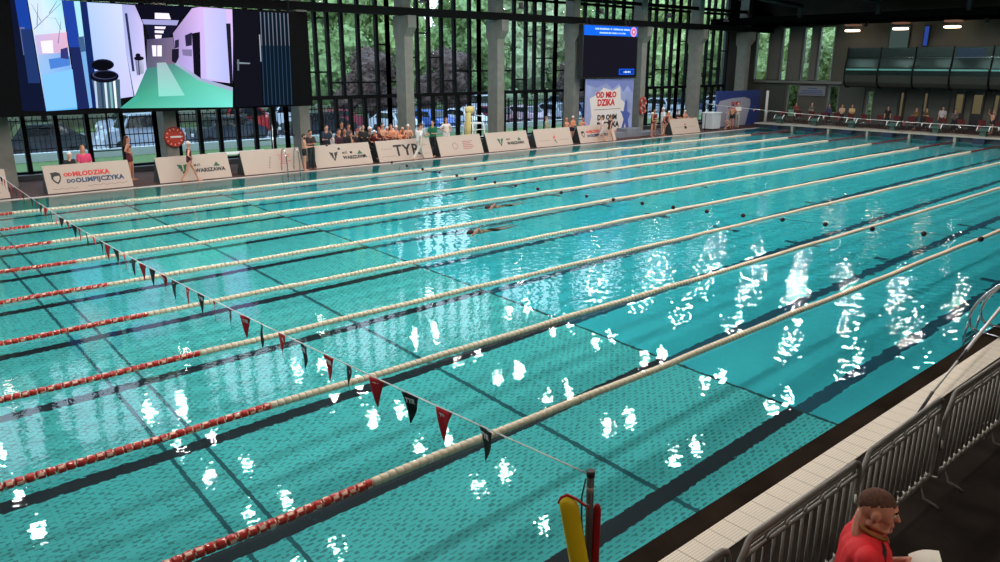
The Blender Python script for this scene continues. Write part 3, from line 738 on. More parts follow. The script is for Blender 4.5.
for k in range(10):
    a = k*PI/5; shape(b, F, [(-.35+.2*math.cos(a), .46+.2*math.sin(a)), (-.35+.13*math.cos(a+.25), .46+.13*math.sin(a+.25)), (-.35+.13*math.cos(a-.25), .46+.13*math.sin(a-.25))], mat('crest_ink', (150, 95, 85), .6), 'crest_ray')
for k, c in enumerate((.75, .62, .72, .8, .68)): shape(b, F, [(.12, .64-.09*k), (c, .64-.09*k), (c, .67-.09*k), (.12, .67-.09*k)], mat('dull_red_ink', (170, 80, 75), .6), 'red_line')
b, F = board(26.1, 28.9, 'pale board with city name, right of the tall white chair'); warsaw(b, F, -.5)
b, F = board(29.4, 32.15, 'pale board with a small red and black torch mark'); shape(b, F, [(-.05, .38), (.1, .46), (.12, .56), (0, .52)], M_RED); shape(b, F, [(0, .34), (.14, .16), (.18, .16), (.06, .38)], M_INK, 'torch_stem'); shape(b, F, [(-.02, .62), (.14, .68), (.1, .64)], M_RED, 'flame'); wave(b, F, -1.1, -.3, .3); wave(b, F, .4, 1.1, .3)
b, F = board(32.75, 35.75, 'pale board lettered in red and navy, behind two walking children'); lion(b, F, -1.15, .48, .9); slogan(b, F, -.85, .9)
b, F = board(41.1, 44.0, 'pale board alone at the far right end of the pool side'); shape(b, F, [(-.1, .3), (.15, .34), (.1, .5), (-.12, .46)], M_INK); shape(b, F, [(-.1, .55), (.1, .58), (.05, .68)], M_RED, 'flame'); wave(b, F, -1.1, -.3, .4); wave(b, F, .4, 1.1, .4)
#@PART2
# ---------------------------------------------------------------- video wall (the picture it shows is flat artwork on the screen)
SY = 27.0
vw = empty('video_screen', (12.0, SY, 2.5)); tag(vw, 'huge video screen showing a corridor with steel bins, hung above the left boards', 'screen')
bm = bmesh.new(); box(bm, 5.0-12, 17.36-12, 0, .28, .04, 3.88); obj('casing', bm, mat('screen_casing', (6, 6, 8), .8, spec=.1), vw)
bm = bmesh.new()
for xx in (-4.5, -.3, 4.6): tube(bm, [(xx, .15, 3.9), (xx, .15, 6.4)], .035, 6); tube(bm, [(xx, .28, 3.2), (xx, 1.1, 3.2)], .05, 6)
obj('hanger', bm, M_DARK, vw)
_n = [0]
def art(root, o3, yplane, pts, rgb, layer=0, s=1.0, name='picture_area'):
    bm = bmesh.new(); vs = []
    for a, b_ in pts:
        p = on_y(a, b_, yplane); vs.append(bm.verts.new((p.x-o3[0], -.004-.0012*layer, p.z-o3[2])))
    bm.faces.new(vs); bm.normal_update(); bmesh.ops.triangulate(bm, faces=bm.faces[:]); return bm
def pict_mat(name, st):
    m = bpy.data.materials.new(name); m.use_nodes = True; nt = m.node_tree; nt.nodes.clear()
    o = nt.nodes.new('ShaderNodeOutputMaterial'); e = nt.nodes.new('ShaderNodeEmission'); c = nt.nodes.new('ShaderNodeVertexColor'); c.layer_name = 'Col'
    e.inputs[1].default_value = st; nt.links.new(c.outputs[0], e.inputs[0]); nt.links.new(e.outputs[0], o.inputs[0]); return m
class Art:                       # the picture on the screen: flat and graded areas in one mesh, colours per corner
    def __init__(s, o3, y): s.o3 = o3; s.y = y; s.bm = bmesh.new(); s.L = 0; s.cl = s.bm.loops.layers.float_color.new('Col')
    def __call__(s, rgb, pts, st=1.0):
        s.L += 1; vs = []
        for a, b_ in pts:
            p = on_y(a, b_, s.y); vs.append(s.bm.verts.new((p.x-s.o3[0], -.003-.0008*s.L, p.z-s.o3[2])))
        f = s.bm.faces.new(vs); cols = rgb if isinstance(rgb, list) else [rgb]*len(vs)
        for l, c in zip(f.loops, cols): l[s.cl] = (*lin(c), 1)
    def done(s, name, root):
        s.bm.normal_update(); bmesh.ops.triangulate(s.bm, faces=s.bm.faces[:]); return obj(name, s.bm, pict_mat('screen_picture', 1.3), root)
A = Art((12.0, SY, 2.5), SY)
A((14, 20, 44), [(9, 0), (27, 0), (46, 112), (22, 112)])
A((24, 60, 150), [(14, 0), (26, 0), (31, 30), (19, 30)]); A((90, 100, 150), [(19, 28), (24, 28), (28, 56), (23, 56)]); A((30, 50, 100), [(20, 30), (31, 30), (40, 84), (28, 84)])
A((196, 214, 232), [(27, 0), (61, 1), (77, 110), (46, 112)])
A([(196, 220, 236), (150, 216, 226), (176, 218, 230), (206, 216, 240)], [(40, 0), (61, 1), (65, 30), (44, 30)])
for k in range(5): A((80, 130, 196), [(43+2*k, 80+6*k), (73+.7*k, 76+6*k), (73+.7*k, 76.6+6*k), (43+2*k, 80.6+6*k)])
for k in range(4): A((150, 110, 140), [(40+6*k, 40+(k%2)), (44+6*k, 39.6), (44.4+6*k, 46), (40.4+6*k, 46.4)])
A([(190, 176, 214), (214, 170, 196), (206, 160, 190), (176, 176, 216)], [(34, 36), (66, 33), (68, 54), (37, 57)]); A((235, 225, 235), [(40, 42), (52, 41), (53, 54), (42, 54)])
A([(150, 180, 220), (120, 160, 220), (86, 170, 232), (110, 176, 236)], [(37, 56), (68, 53), (77, 110), (46, 112)]); A((70, 120, 200), [(48, 60), (69, 57), (70, 66), (50, 70)])
A((120, 185, 230), [(42, 76), (72, 70), (77, 108), (47, 111)])
for q in ([(33, 30), (60, 4)], [(36, 26), (37, 4)], [(40, 22), (30, 4)], [(44, 18), (60, 20)], [(48, 14), (56, 2)], [(57, 44), (60, 22)], [(60, 30), (54, 18)], [(38, 24), (52, 30)]):
    (a, c), (d, e_) = q; A((110, 110, 150), [(a, c), (a+.9, c+.3), (d+.4, e_+.2), (d, e_)])
A((50, 50, 110), [(60, 50), (67, 48), (68, 60), (60, 59)])
A((30, 60, 150), [(61, 1), (73, 2), (81, 50), (69, 50)]); A((26, 36, 84), [(69, 48), (81, 48), (89, 109), (77, 110)])
A((160, 215, 230), [(73, 2), (79, 2), (93, 108), (89, 109)]); A((110, 160, 210), [(79, 45), (84, 44), (93, 108), (89, 109)]); A((60, 90, 130), [(77, 38), (83, 37), (85, 52), (80, 53)])
A((18, 36, 90), [(79, 2), (86, 3), (95, 62), (98, 108), (92, 109)])
A([(168, 192, 250), (196, 204, 250), (192, 198, 246), (186, 186, 236), (184, 184, 232), (150, 176, 226), (160, 186, 244)], [(86, 3), (121, 5), (125, 50), (133, 97), (120, 99), (97, 108), (93, 60)])
A([(150, 158, 206), (168, 160, 208), (190, 180, 226), (196, 190, 232), (206, 206, 246), (160, 168, 216)], [(121, 5), (134, 6), (142, 24), (146, 70), (134, 97), (125, 50)])
A((40, 46, 80), [(124, 14), (126.5, 14), (134, 72), (131.5, 72)])
A((12, 12, 26), [(134, 5), (192, 7.5), (177, 21.5), (142, 20)])
A((150, 150, 200), [(141, 20), (178, 21), (176, 26), (143, 25)]); A((22, 22, 44), [(143.5, 25), (176, 26), (166, 42), (149, 40)])
for q in ([(154, 13.5), (168, 14), (170, 20), (154, 19.5)], [(154, 27), (165, 27.3), (164, 29.8), (154, 29.4)], [(154, 31), (163, 31.3), (162.5, 34), (154, 33.5)], [(154, 35.5), (161, 35.7), (160, 41), (155, 41)]): A((236, 226, 250), q)
A([(70, 62, 92), (110, 100, 130), (120, 104, 130), (84, 90, 110)], [(146, 40), (172, 38), (176, 64), (146, 69)]); A((232, 226, 248), [(151, 46), (161, 46), (161, 57), (152, 57)]); A((110, 90, 110), [(155.5, 46), (156.5, 46), (156.5, 57), (155.5, 57)])
A([(70, 160, 132), (60, 150, 124), (60, 120, 116), (78, 130, 128), (90, 184, 160), (104, 196, 176), (110, 214, 200)], [(121, 109), (134, 97), (146, 69), (175, 64), (200, 80), (232, 90), (232, 107.6)])
A([(150, 172, 178), (150, 172, 178), (130, 206, 192), (130, 206, 192)], [(156, 63.5), (165, 63), (184, 96), (158, 97)]); A((64, 160, 140), [(119, 109), (134, 97), (138, 96), (140, 101), (128, 108.5)])
A([(150, 130, 180), (186, 160, 214), (200, 170, 222), (206, 176, 226), (190, 176, 240), (186, 172, 232), (160, 144, 196)], [(172, 34), (191, 9), (199, 7.5), (232, 10), (232, 84), (199, 80), (176, 64)])
A([(196, 186, 244), (176, 176, 246), (168, 176, 246), (190, 190, 250)], [(202, 9), (225, 9.6), (228, 82), (206, 79)])
A((150, 160, 190), [(175, 62), (199, 78), (232, 88), (232, 92), (198, 81), (174, 65)])
A((40, 34, 62), [(184, 36), (191, 33), (191, 46), (185, 47)]); A((40, 34, 62), [(174, 41), (178, 40), (178, 48), (174, 49)]); A((16, 14, 26), [(191, 34), (199, 32.5), (200, 79), (193, 74)]); A((26, 22, 40), [(171, 50), (178, 49), (178, 58), (175, 64), (171, 62)])
A((120, 110, 150), [(181, 50), (191, 50), (191, 57), (182, 56)])
A((26, 28, 40), [(225, 24), (229.5, 24), (232, 84), (229, 84)])
# bins
A((70, 88, 108), [(91, 80), (119, 80), (120, 108.5), (97, 109)])
for a, c in ((93, (170, 190, 215)), (99, (40, 60, 90)), (103, (190, 215, 225)), (108, (120, 170, 175)), (112, (220, 235, 235)), (116, (60, 90, 100))): A(c, [(a, 81), (a+2.4, 81), (a+4.6, 108.6), (a+2.6, 108.7)])
def ell(cx, cy, rx, ry, n=16): return [(cx+rx*math.cos(2*PI*k/n), cy+ry*math.sin(2*PI*k/n)) for k in range(n)]
A((14, 14, 26), ell(103.5, 77, 14.5, 6.5)); A((60, 66, 96), ell(103.8, 75.5, 12.5, 4.6)); A((10, 10, 20), ell(104.5, 75.5, 11.5, 3.8)); A((24, 24, 40), ell(101.8, 65.5, 11.5, 5.8)); A((10, 10, 18), ell(101.5, 66.4, 10.8, 5))
A([(120, 120, 160), (190, 190, 220), (150, 160, 180), (110, 110, 140)], [(134, 60), (143, 60), (143, 74), (136, 76)]); A((60, 50, 80), [(137, 60), (138, 60), (139, 76), (138, 76)]); A((14, 14, 26), ell(138, 59, 5, 2.2)); A((14, 14, 26), ell(137, 56, 2.6, 2))
A((16, 16, 26), [(231, 10), (257.5, 12), (262, 106.4), (234, 107.3)])
A((120, 130, 140), [(236, 62.5), (249, 63.3), (249, 64.5), (236, 64.3)]); A((90, 100, 115), [(236, 60), (238, 60), (238, 71), (236.4, 71)]); A((150, 155, 165), [(257.8, 35), (259, 35), (260.5, 62), (259.4, 62)])
A((10, 22, 34), [(258, 12), (287, 13.6), (292, 105), (262.5, 106.2)])
for k in range(8):
    x = 258.5+3.9*k; A((100, 104, 118), [(x, 12.4+.2*k), (x+1.1, 12.5+.2*k), (x+2.6, 46), (x+1.8, 46)]); A((36, 56, 76), [(x+1.8, 46), (x+2.6, 46), (x+5.3, 105), (x+4.5, 105)])
A.done('picture', vw)

# scoreboard
sb = empty('scoreboard', (37.1, 27.4, 3.45)); tag(sb, 'dark electronic scoreboard with bright blue header, above the tall poster', 'scoreboard')
bm = bmesh.new(); box(bm, -2.45, 2.45, 0, .3, 0, 3.02); obj('casing', bm, mat('score_case', (14, 15, 18), .5), sb)
bm = bmesh.new(); box(bm, -2.35, 2.35, -.012, -.002, .08, 2.4); obj('display', bm, glow('score_dark', (30, 28, 40), .8), sb)
bm = bmesh.new(); box(bm, -2.35, 2.35, -.012, -.002, 2.42, 2.96); obj('header', bm, glow('score_blue', (20, 100, 235), 1.25), sb)
def squiggle_text(name, root, x0, x1, y, z, h, m, seed=1):
    rnd = random.Random(seed); bm = bmesh.new(); x = x0
    while x < x1:
        w = rnd.uniform(.03, .07)
        if rnd.random() > .14: box(bm, x, x+w*.8, y-.004, y, z, z+h*rnd.uniform(.75, 1))
        x += w
    return obj(name, bm, m, root)
M_SW = glow('score_white', (190, 220, 255), 1.2)
squiggle_text('lettering', sb, -1.45, 1.6, -.014, 2.74, .1, M_SW, 3); squiggle_text('lettering', sb, -1.1, 1.2, -.014, 2.53, .09, M_SW, 4)
bm = bmesh.new(); tube(bm, [(1.98, -.014, 2.68), (1.98, -.02, 2.68)], .28, 24); obj('round_badge', bm, glow('badge_pink', (235, 160, 205), 1.1), sb)
bm = bmesh.new(); tube(bm, [(1.98, -.022, 2.68), (1.98, -.026, 2.68)], .17, 20); obj('badge_centre', bm, glow('badge_in', (215, 90, 140), 1.0), sb)
bm = bmesh.new(); tube(bm, [(1.98, -.028, 2.68), (1.98, -.03, 2.68)], .09, 12); obj('badge_dot', bm, glow('badge_w', (240, 225, 235), 1.0), sb)
bm = bmesh.new(); box(bm, .78, 2.2, -.02, -.013, .2, .55); obj('footer_box', bm, glow('foot_blue', (20, 90, 220), 1.1), sb)
bm = bmesh.new(); box(bm, .85, 2.13, -.024, -.021, .26, .49); obj('footer_inner', bm, glow('foot_dk', (14, 60, 170), 1.0), sb)
squiggle_text('footer_text', sb, 1.2, 1.8, -.025, .31, .12, M_SW, 8)
for xx in (-2.0, -1.6, 1.4, 1.75): bm = bmesh.new(); tube(bm, [(xx, .15, 3.0), (xx, .15, 3.4)], .05, 6); obj('bracket', bm, M_DARK, sb)

# tall poster under the scoreboard
ps = empty('poster', (37.3, 27.5, .02)); tag(ps, 'tall pale blue poster with red and black slogan beneath the scoreboard', 'poster')
bm = bmesh.new(); box(bm, -2.15, 2.15, 0, .06, .0, 3.4); obj('panel', bm, mat('poster_blue', (150, 160, 205), .6, var=.22, vscale=.9), ps)
def patch(root, pts, m, name, y=-.004): bm = bmesh.new(); bm.faces.new([bm.verts.new((a, y, c)) for a, c in pts]); bm.normal_update(); bmesh.ops.triangulate(bm, faces=bm.faces[:]); return obj(name, bm, m, root)
M_CREAM = mat('poster_cream', (222, 212, 208), .6); M_PB = mat('poster_figure', (70, 90, 165), .6); M_PB2 = mat('poster_cloud', (120, 130, 190), .6)
patch(ps, [(-2.1, 3.38), (2.1, 3.38), (2.1, 2.5), (1.6, 3.0), (1.2, 2.6), (.8, 3.1), (.2, 2.8), (-.4, 3.15), (-1.2, 2.9), (-2.1, 3.1)], M_PB2, 'artwork')
patch(ps, [(-1.9, .2), (-1.6, 1.3), (-1.8, 2.3), (-1.2, 2.5), (-.6, 2.9), (.2, 2.7), (.9, 2.95), (1.0, 2.2), (1.5, 1.9), (1.2, 1.2), (1.6, .5), (1.1, .1), (.2, .35), (-.7, .1)], M_CREAM, 'splash', -.007)
patch(ps, [(1.1, .3), (1.35, 1.0), (1.0, 1.5), (1.3, 1.45), (1.4, 2.0), (1.5, 2.2), (1.62, 2.0), (1.65, 1.45), (1.95, 1.3), (1.75, .9), (1.9, .25), (1.6, .3), (1.5, .8), (1.35, .25)], M_PB, 'swimmer_print', -.01)
def wtext(root, body, size, m, x, z, bold=.012, y=-.014, sx=1.0): return text('lettering', body, size, m, root, Matrix.Translation((x, y, z)) @ Matrix.Rotation(PI/2, 4, 'X'), bold, .003, sx=sx)
wtext(ps, 'OD MŁO', .46, M_RED, -.35, 2.33, .022); wtext(ps, 'DZIKA', .52, M_RED, -.35, 1.86, .022)
wtext(ps, 'DO OLIM', .42, M_INK, -.2, 1.02, .02); wtext(ps, 'PIJCZYKA', .46, M_INK, -.1, .56, .02)
patch(ps, [(-.9, .2), (1.1, .22), (1.0, .36), (-.8, .34)], mat('poster_pink', (220, 150, 140), .6), 'footer_print', -.011)
bm = bmesh.new(); box(bm, -1.4, 1.0, -.012, -.01, 1.62, 1.645); obj('rule_line', bm, M_INK, ps)
# blue advertising wall far right
pw = empty('advertising_wall', (50.4, 26.9, .02)); tag(pw, 'dark blue advertising wall with red slogan in the far corner', 'poster wall')
bm = bmesh.new(); box(bm, -2.75, 2.75, 0, .12, 0, 2.45); obj('panel', bm, mat('wall_blue', (44, 62, 128), .6, var=.1), pw)
patch(pw, [(-2.7, .05), (1.0, .05), (1.2, .6), (1.5, 1.5), (1.4, 1.85), (.6, 2.0), (-1.0, 1.95), (-2.4, 1.8), (-2.7, 1.2)], mat('wall_cream', (168, 168, 186), .6), 'splash')
wtext(pw, 'OD MŁO', .3, M_RED, -.4, 1.5); wtext(pw, 'DZIKA', .3, M_RED, -.4, 1.17); wtext(pw, 'DO OLIM', .3, M_INK, -.4, .84); wtext(pw, 'PIJCZYKA', .3, M_INK, -.4, .5)
bm = bmesh.new(); cyl(bm, (0, 0, 0), .1, 2.4, 14); r = obj('roller_banner', bm, M_WHITE, loc=(53.6, 26.6, .015)); tag(r, 'narrow white rolled banner right of the blue advertising wall', 'banner')
# podium
pd = empty('podium', (38.3, 26.75, .015)); tag(pd, 'low grey blue winners podium in front of the tall poster', 'podium')
M_POD = mat('podium_grey', (122, 128, 138), .45, var=.1)
for x0, x1, h in ((-2.2, -.7, .3), (-.68, .75, .5), (.77, 2.4, .22)):
    bm = bmesh.new(); box(bm, x0, x1, -.4, .4, 0, h); bmesh.ops.bevel(bm, geom=bm.edges[:], offset=.03, segments=2); obj('step', bm, M_POD, pd)
# white bin
bn = empty('laundry_bin', (46.3, 26.3, .015)); tag(bn, 'white rectangular bin standing left of the blue advertising wall', 'bin')
bm = bmesh.new(); prism(bm, [(-.42, -.4, .1), (.42, -.4, .1), (.5, -.4, 1.1), (-.5, -.4, 1.1)], (0, .8, 0)); bmesh.ops.recalc_face_normals(bm, faces=bm.faces[:]); obj('body', bm, mat('bin_white', (205, 208, 212), .5), bn)
bm = bmesh.new(); box(bm, -.54, .54, -.44, .44, 1.1, 1.16); obj('rim', bm, M_WHITE, bn)
for sx in (-.35, .35):
    for sy in (-.3, .3): bm = bmesh.new(); cyl(bm, (sx-.02, sy, .05), .05, .04, 10, axis='X'); obj('wheel', bm, M_RUB, bn)
# pace clock on the second column
M_CLK = mat('clock_red', (190, 55, 40), .5)
ck = empty('pace_clock', (11.72, CYF-.06, 1.47)); tag(ck, 'round red pace clock with white hand on the concrete column', 'clock')
bm = bmesh.new(); cyl(bm, (0, -.04, 0), .40, .08, 36, axis='Y'); obj('dial', bm, M_CLK, ck)
bm = bmesh.new(); tube(bm, [(.385*math.cos(a*PI/18), -.05, .385*math.sin(a*PI/18)) for a in range(36)], .025, 8, closed=True); obj('rim', bm, mat('clock_rim', (150, 40, 30), .4), ck)
bm = bmesh.new(); box(bm, -.16, .26, -.062, -.052, -.035, .035); obj('hand', bm, M_WHITE, ck)
bm = bmesh.new()
for a in range(12):
    t = a*PI/6; c, s = math.cos(t), math.sin(t); box(bm, -.02, .02, -.05, -.045, .27, .34, mw=Matrix.Rotation(t, 4, 'Y'))
obj('minute_marks', bm, mat('clock_mark', (235, 190, 160), .5), ck)
# red life rings on a column
for k, z in enumerate((1.35, .86)):
    bm = bmesh.new(); R = .24; tube(bm, [(R*math.cos(a*PI/12), 0, R*math.sin(a*PI/12)) for a in range(24)], .075, 10, closed=True)
    r = obj('life_ring', bm, M_CLK, loc=(41.1, CYF-.085, z+.6)); tag(r, ('upper' if k == 0 else 'lower') + ' red life ring hung on the column right of the scoreboard', 'life ring', 'red life rings on the column')
    bm = bmesh.new()
    for a in range(4): box(bm, -.05, .05, -.082, -.06, .17, .31, mw=Matrix.Rotation(a*PI/2+.4, 4, 'Y'))
    obj('white_band', bm, M_BOARD, r)
# table behind the board, benches, tall chair
def table(x, y, label, w=1.6, m=M_WHITE):
    r = empty('folding_table', (x, y, .015)); tag(r, label, 'table')
    bm = bmesh.new(); box(bm, -w/2, w/2, -.35, .35, .72, .76); bmesh.ops.bevel(bm, geom=bm.edges[:], offset=.012, segments=2); obj('tabletop', bm, m, r)
    for sx in (-1, 1):
        for sy in (-1, 1): bm = bmesh.new(); tube(bm, [(sx*(w/2-.1), sy*.28, .72), (sx*(w/2-.1), sy*.3, 0)], .018, 6); obj('leg', bm, M_STEEL, r)
table(14.0, 27.2, 'white folding table behind the gap left of the far ladder', 2.4)
table(7.9, 26.55, 'white table behind the slogan board where two people sit', 2.2)
def bench(x0, x1, y, label):
    r = empty('bench', ((x0+x1)/2, y, .015)); tag(r, label, 'bench'); w = x1-x0
    bm = bmesh.new(); box(bm, -w/2, w/2, -.18, .18, .38, .42); obj('seat', bm, mat('bench_wood', (120, 96, 72), .6), r)
    for sx in (-1, 1): bm = bmesh.new(); box(bm, sx*(w/2-.3)-.03, sx*(w/2-.3)+.03, -.15, .15, 0, .38); obj('leg', bm, M_DARK, r)
bench(17.0, 20.6, 27.2, 'long low bench behind the board with dark clothed spectators')
bench(20.8, 23.2, 27.25, 'low bench behind the board with the black three letter mark')
bench(32.0, 34.3, 27.2, 'low bench behind the boards left of the tall poster')
lc = empty('lifeguard_chair', (26.4, 27.1, .015)); tag(lc, 'tall white lifeguard chair with pale yellow cover, behind the crest board', 'lifeguard chair')
for sx in (-.35, .35):
    for sy in (-.35, .35): bm = bmesh.new(); tube(bm, [(sx, sy, 1.35), (sx*1.3, sy*1.3, 0)], .03, 8); obj('leg', bm, M_WHITE, lc)
for z in (.35, .7, 1.05): bm = bmesh.new(); tube(bm, [(-.42, -.42, z), (.42, -.42, z)], .02, 6); obj('rung', bm, M_WHITE, lc)
bm = bmesh.new(); box(bm, -.36, .36, -.36, .36, 1.33, 1.38); obj('seat', bm, M_WHITE, lc)
bm = bmesh.new(); tube(bm, [(.34, -.3, 1.38), (.34, -.3, 1.7), (.34, .3, 1.72), (.34, .34, 2.15), (-.34, .34, 2.15), (-.34, .3, 1.72), (-.34, -.3, 1.7), (-.34, -.3, 1.38)], .022, 8); obj('arm_frame', bm, M_WHITE, lc)
# pale yellow covered parasol-like roll beside the chair
bm = bmesh.new(); tube(bm, [(0, 0, .5), (0, .0, 1.1), (.02, 0, 1.7), (.04, 0, 1.95)], [.16, .17, .15, .12], 12); ellipsoid(bm, (.12, 0, 2.02), (.3, .16, .2))
r = obj('draped_cover', bm, mat('pale_yellow_cloth', (214, 196, 130), .8, var=.1), loc=(25.85, 26.9, .02)); tag(r, 'pale yellow cloth bundle standing up beside the tall white chair', 'cloth')

# ---------------------------------------------------------------- outside
M_ASPH = mat('asphalt', (120, 122, 128), .9, var=.1, vscale=.6); M_GRASS = mat('lawn', (84, 108, 58), .9, var=.3, vscale=6)
bm = bmesh.new(); box(bm, -60, 160, 30.3, 130, -.75, -.5); struct('ground_outside', bm, M_ASPH)
bm = bmesh.new(); box(bm, -40, 110, 30.3, 38.5, -.5, -.28); box(bm, -60, 160, 57, 130, -.5, -.35); struct('ground_lawn', bm, M_GRASS)
bm = bmesh.new(); box(bm, -40, 110, 38.5, 38.8, -.5, .12); struct('wall_low_kerb', bm, mat('pale_kerb', (240, 240, 245), .7))
for k in range(16):                                       # fence sections behind the lawn
    r = empty('fence_panel', (-6+4.5*k, 38.65, .12)); tag(r, 'black railing fence section outside the windows on the pale kerb', 'fence', 'railing fence outside')
    bm = bmesh.new(); box(bm, 0, 4.5, -.02, .02, .15, .2); box(bm, 0, 4.5, -.02, .02, 1.5, 1.55); obj('rail', bm, M_BLACK, r)
    bm = bmesh.new()
    for i in range(20): box(bm, .22*i+.1, .22*i+.13, -.012, .012, 0, 1.65)
    obj('bars', bm, M_BLACK, r)
    bm = bmesh.new(); box(bm, -.04, .04, -.04, .04, 0, 1.75); obj('post', bm, M_BLACK, r)
def car(x, y, rgb, label, rz=PI/2, tall=0.0, name='car', cat='car'):
    r = empty(name, (x, y, -.5), rz); tag(r, label, cat, 'parked cars outside the windows')
    m = mat('paint_%d_%d_%d' % rgb, rgb, .3, coat=.5)
    Lh, W = 2.15, .88; t = tall
    prof = [(-Lh, .35), (-Lh-.02, .75), (-Lh+.15, .95+t*.3), (-1.2, 1.02+t*.4), (-.75, 1.42+t), (.9, 1.45+t), (1.7, 1.05+t*.6), (Lh, .95+t*.3), (Lh+.03, .6), (Lh, .33), (-Lh, .33)]
    bm = bmesh.new(); prism(bm, [(a, -W, b_) for a, b_ in prof[:-1]], (0, 2*W, 0)); bmesh.ops.recalc_face_normals(bm, faces=bm.faces[:])
    for v in bm.verts:
        if v.co.z > 1.1+t*.5: v.co.y *= .84
    bmesh.ops.bevel(bm, geom=bm.edges[:], offset=.05, segments=2); obj('body', bm, m, r)
    g = bmesh.new()
    for s in (-1, 1): poly(g, [(-1.05, s*(W+.0), 1.06+t*.4), (1.5, s*(W+.0), 1.06+t*.5), (.85, s*W*.87, 1.37+t), (-.7, s*W*.87, 1.36+t)])
    poly(g, [(-1.24, -.72, 1.06+t*.4), (-1.24, .72, 1.06+t*.4), (-.83, .66, 1.4+t), (-.83, -.66, 1.4+t)]); poly(g, [(1.72, -.72, 1.08+t*.5), (1.72, .72, 1.08+t*.5), (1.0, .66, 1.43+t), (1.0, -.66, 1.43+t)])
    obj('windows', g, mat('car_glass', (22, 28, 36), .1), r)
    for sx in (-1.3, 1.3):
        for sy in (-W-.01, W-.2): w = bmesh.new(); cyl(w, (sx, sy, .33), .33, .21, 18, axis='Y'); obj('wheel', w, M_RUB, r)
    for sy in (-.6, .6): w = bmesh.new(); box(w, -Lh-.05, -Lh+.05, sy-.16, sy+.16, .66, .82); obj('headlight', w, M_WHITE, r)
cars = [(9.5, 42, (46, 52, 60), 'dark grey car outside, parked behind the leftmost windows', 0, .35), (14.8, 43, (190, 196, 210), 'silver white van outside behind the slogan board', 0, .6), (19.5, 42.5, (60, 66, 78), 'slate car outside, seen under the video screen', 0, .3),
        (22.5, 47.5, (176, 40, 48), 'red van outside behind the screen bottom edge', 0, .7), (25.5, 42.5, (36, 42, 54), 'dark navy car outside near the red van', 0, .3), (29.2, 47, (150, 46, 66), 'dark red car outside just right of the screen corner', 0, .1),
        (31.5, 42, (200, 205, 215), 'white car outside behind the dark clothed spectators', PI/2, .1), (34.5, 42, (60, 100, 190), 'blue car outside between two window bars', PI/2, .1), (37.6, 42, (225, 228, 235), 'white car outside right of the blue car', PI/2, .1),
        (40.6, 42, (130, 32, 62), 'maroon car outside behind the board with black mark', PI/2, .15), (43.8, 42, (210, 180, 196), 'pale pink car outside next to the maroon car', PI/2, .1), (47.2, 42, (170, 175, 185), 'silver car outside left of the third column', PI/2, .2),
        (50.6, 42.4, (44, 60, 100), 'dark blue car outside behind the green shirt person', PI/2, .1), (54, 42, (220, 224, 232), 'white car outside behind the tall white chair', PI/2, .2), (57.5, 42.3, (120, 126, 140), 'grey car outside past the tall white chair', PI/2, .1),
        (61.5, 42, (200, 204, 214), 'light grey car outside behind the fourth column', PI/2, .2), (66, 42, (70, 80, 110), 'dusk blue car outside near the scoreboard', PI/2, .1), (71, 42, (214, 218, 228), 'white car outside right of the scoreboard', PI/2, .2), (77, 42, (60, 70, 120), 'deep blue car outside near the far corner', PI/2, .3),
        (28, 52, (210, 214, 224), 'white car outside in the second row, left', 0, .3), (38, 52, (186, 190, 200), 'silver car outside in the second row, middle', 0, .3), (48, 52.5, (205, 208, 216), 'pearl white car outside in the second row', 0, .5), (58, 52, (90, 100, 120), 'steel blue car outside in the second row, right', 0, .2), (17, 52, (170, 176, 190), 'silver car outside in the second row, far left', 0, .3)]
for c in cars: car(*c[:5][:2], c[2], c[3], c[4], c[5])
# trees: every crown built from many leaf clumps on a branched trunk
def leaf_mat(n, rgb, var=.45):
    return mat(n, rgb, .8, var=var, vscale=2.6)
CROWN = {}
def crown_mesh(key, m, R, H, n, leaf, seed):
    if key in CROWN: return CROWN[key]
    rnd = random.Random(seed); bm = bmesh.new()
    blobs = []
    for i in range(26):
        a = rnd.uniform(0, 6.28); t = rnd.random(); rr = R*math.sqrt(rnd.random())*(1-.5*t); blobs.append((Vector((rr*math.cos(a), rr*math.sin(a), H*t)), R*rnd.uniform(.3, .5)))
    for c, r_ in blobs:                                 # dense inner mass, lumpy
        g = bmesh.ops.create_icosphere(bm, subdivisions=3, radius=r_*.84)
        for v in g['verts']: v.co = c+v.co*(1+.3*noise.noise(v.co*2.2+c)+.22*noise.noise(v.co*6+c))
    for i in range(n):
        c, r_ = blobs[rnd.randrange(len(blobs))]
        d = Vector((rnd.gauss(0, 1), rnd.gauss(0, 1), rnd.gauss(0, 1))).normalized(); p = c+d*r_*rnd.uniform(.75, 1.12)
        u_ = Vector((rnd.gauss(0, 1), rnd.gauss(0, 1), rnd.gauss(0, 1))).normalized(); v_ = u_.cross(d).normalized(); s = leaf*rnd.uniform(.6, 1.3)
        bm.faces.new([bm.verts.new(p+u_*s), bm.verts.new(p+v_*s*.6), bm.verts.new(p-u_*s), bm.verts.new(p-v_*s*.6)])
    CROWN[key] = newmesh('crown_'+key, bm, m); return CROWN[key]
def trunk_mesh(key, H, R):
    k = 'trunk'+key
    if k in CROWN: return CROWN[k]
    bm = bmesh.new(); tube(bm, [(0, 0, 0), (.1, 0, H*.4), (0, .1, H*.9), (.1, .1, H*1.5)], [R, R*.8, R*.6, R*.25], 8)
    for a in range(5):
        t = a*1.3; tube(bm, [(0, .05, H*.85), (1.2*math.cos(t), 1.2*math.sin(t), H*1.2), (2.2*math.cos(t), 2.2*math.sin(t), H*1.6)], [R*.4, R*.25, R*.1], 6)
    CROWN[k] = newmesh(k, bm, mat('bark', (70, 58, 50), .9)); return CROWN[k]
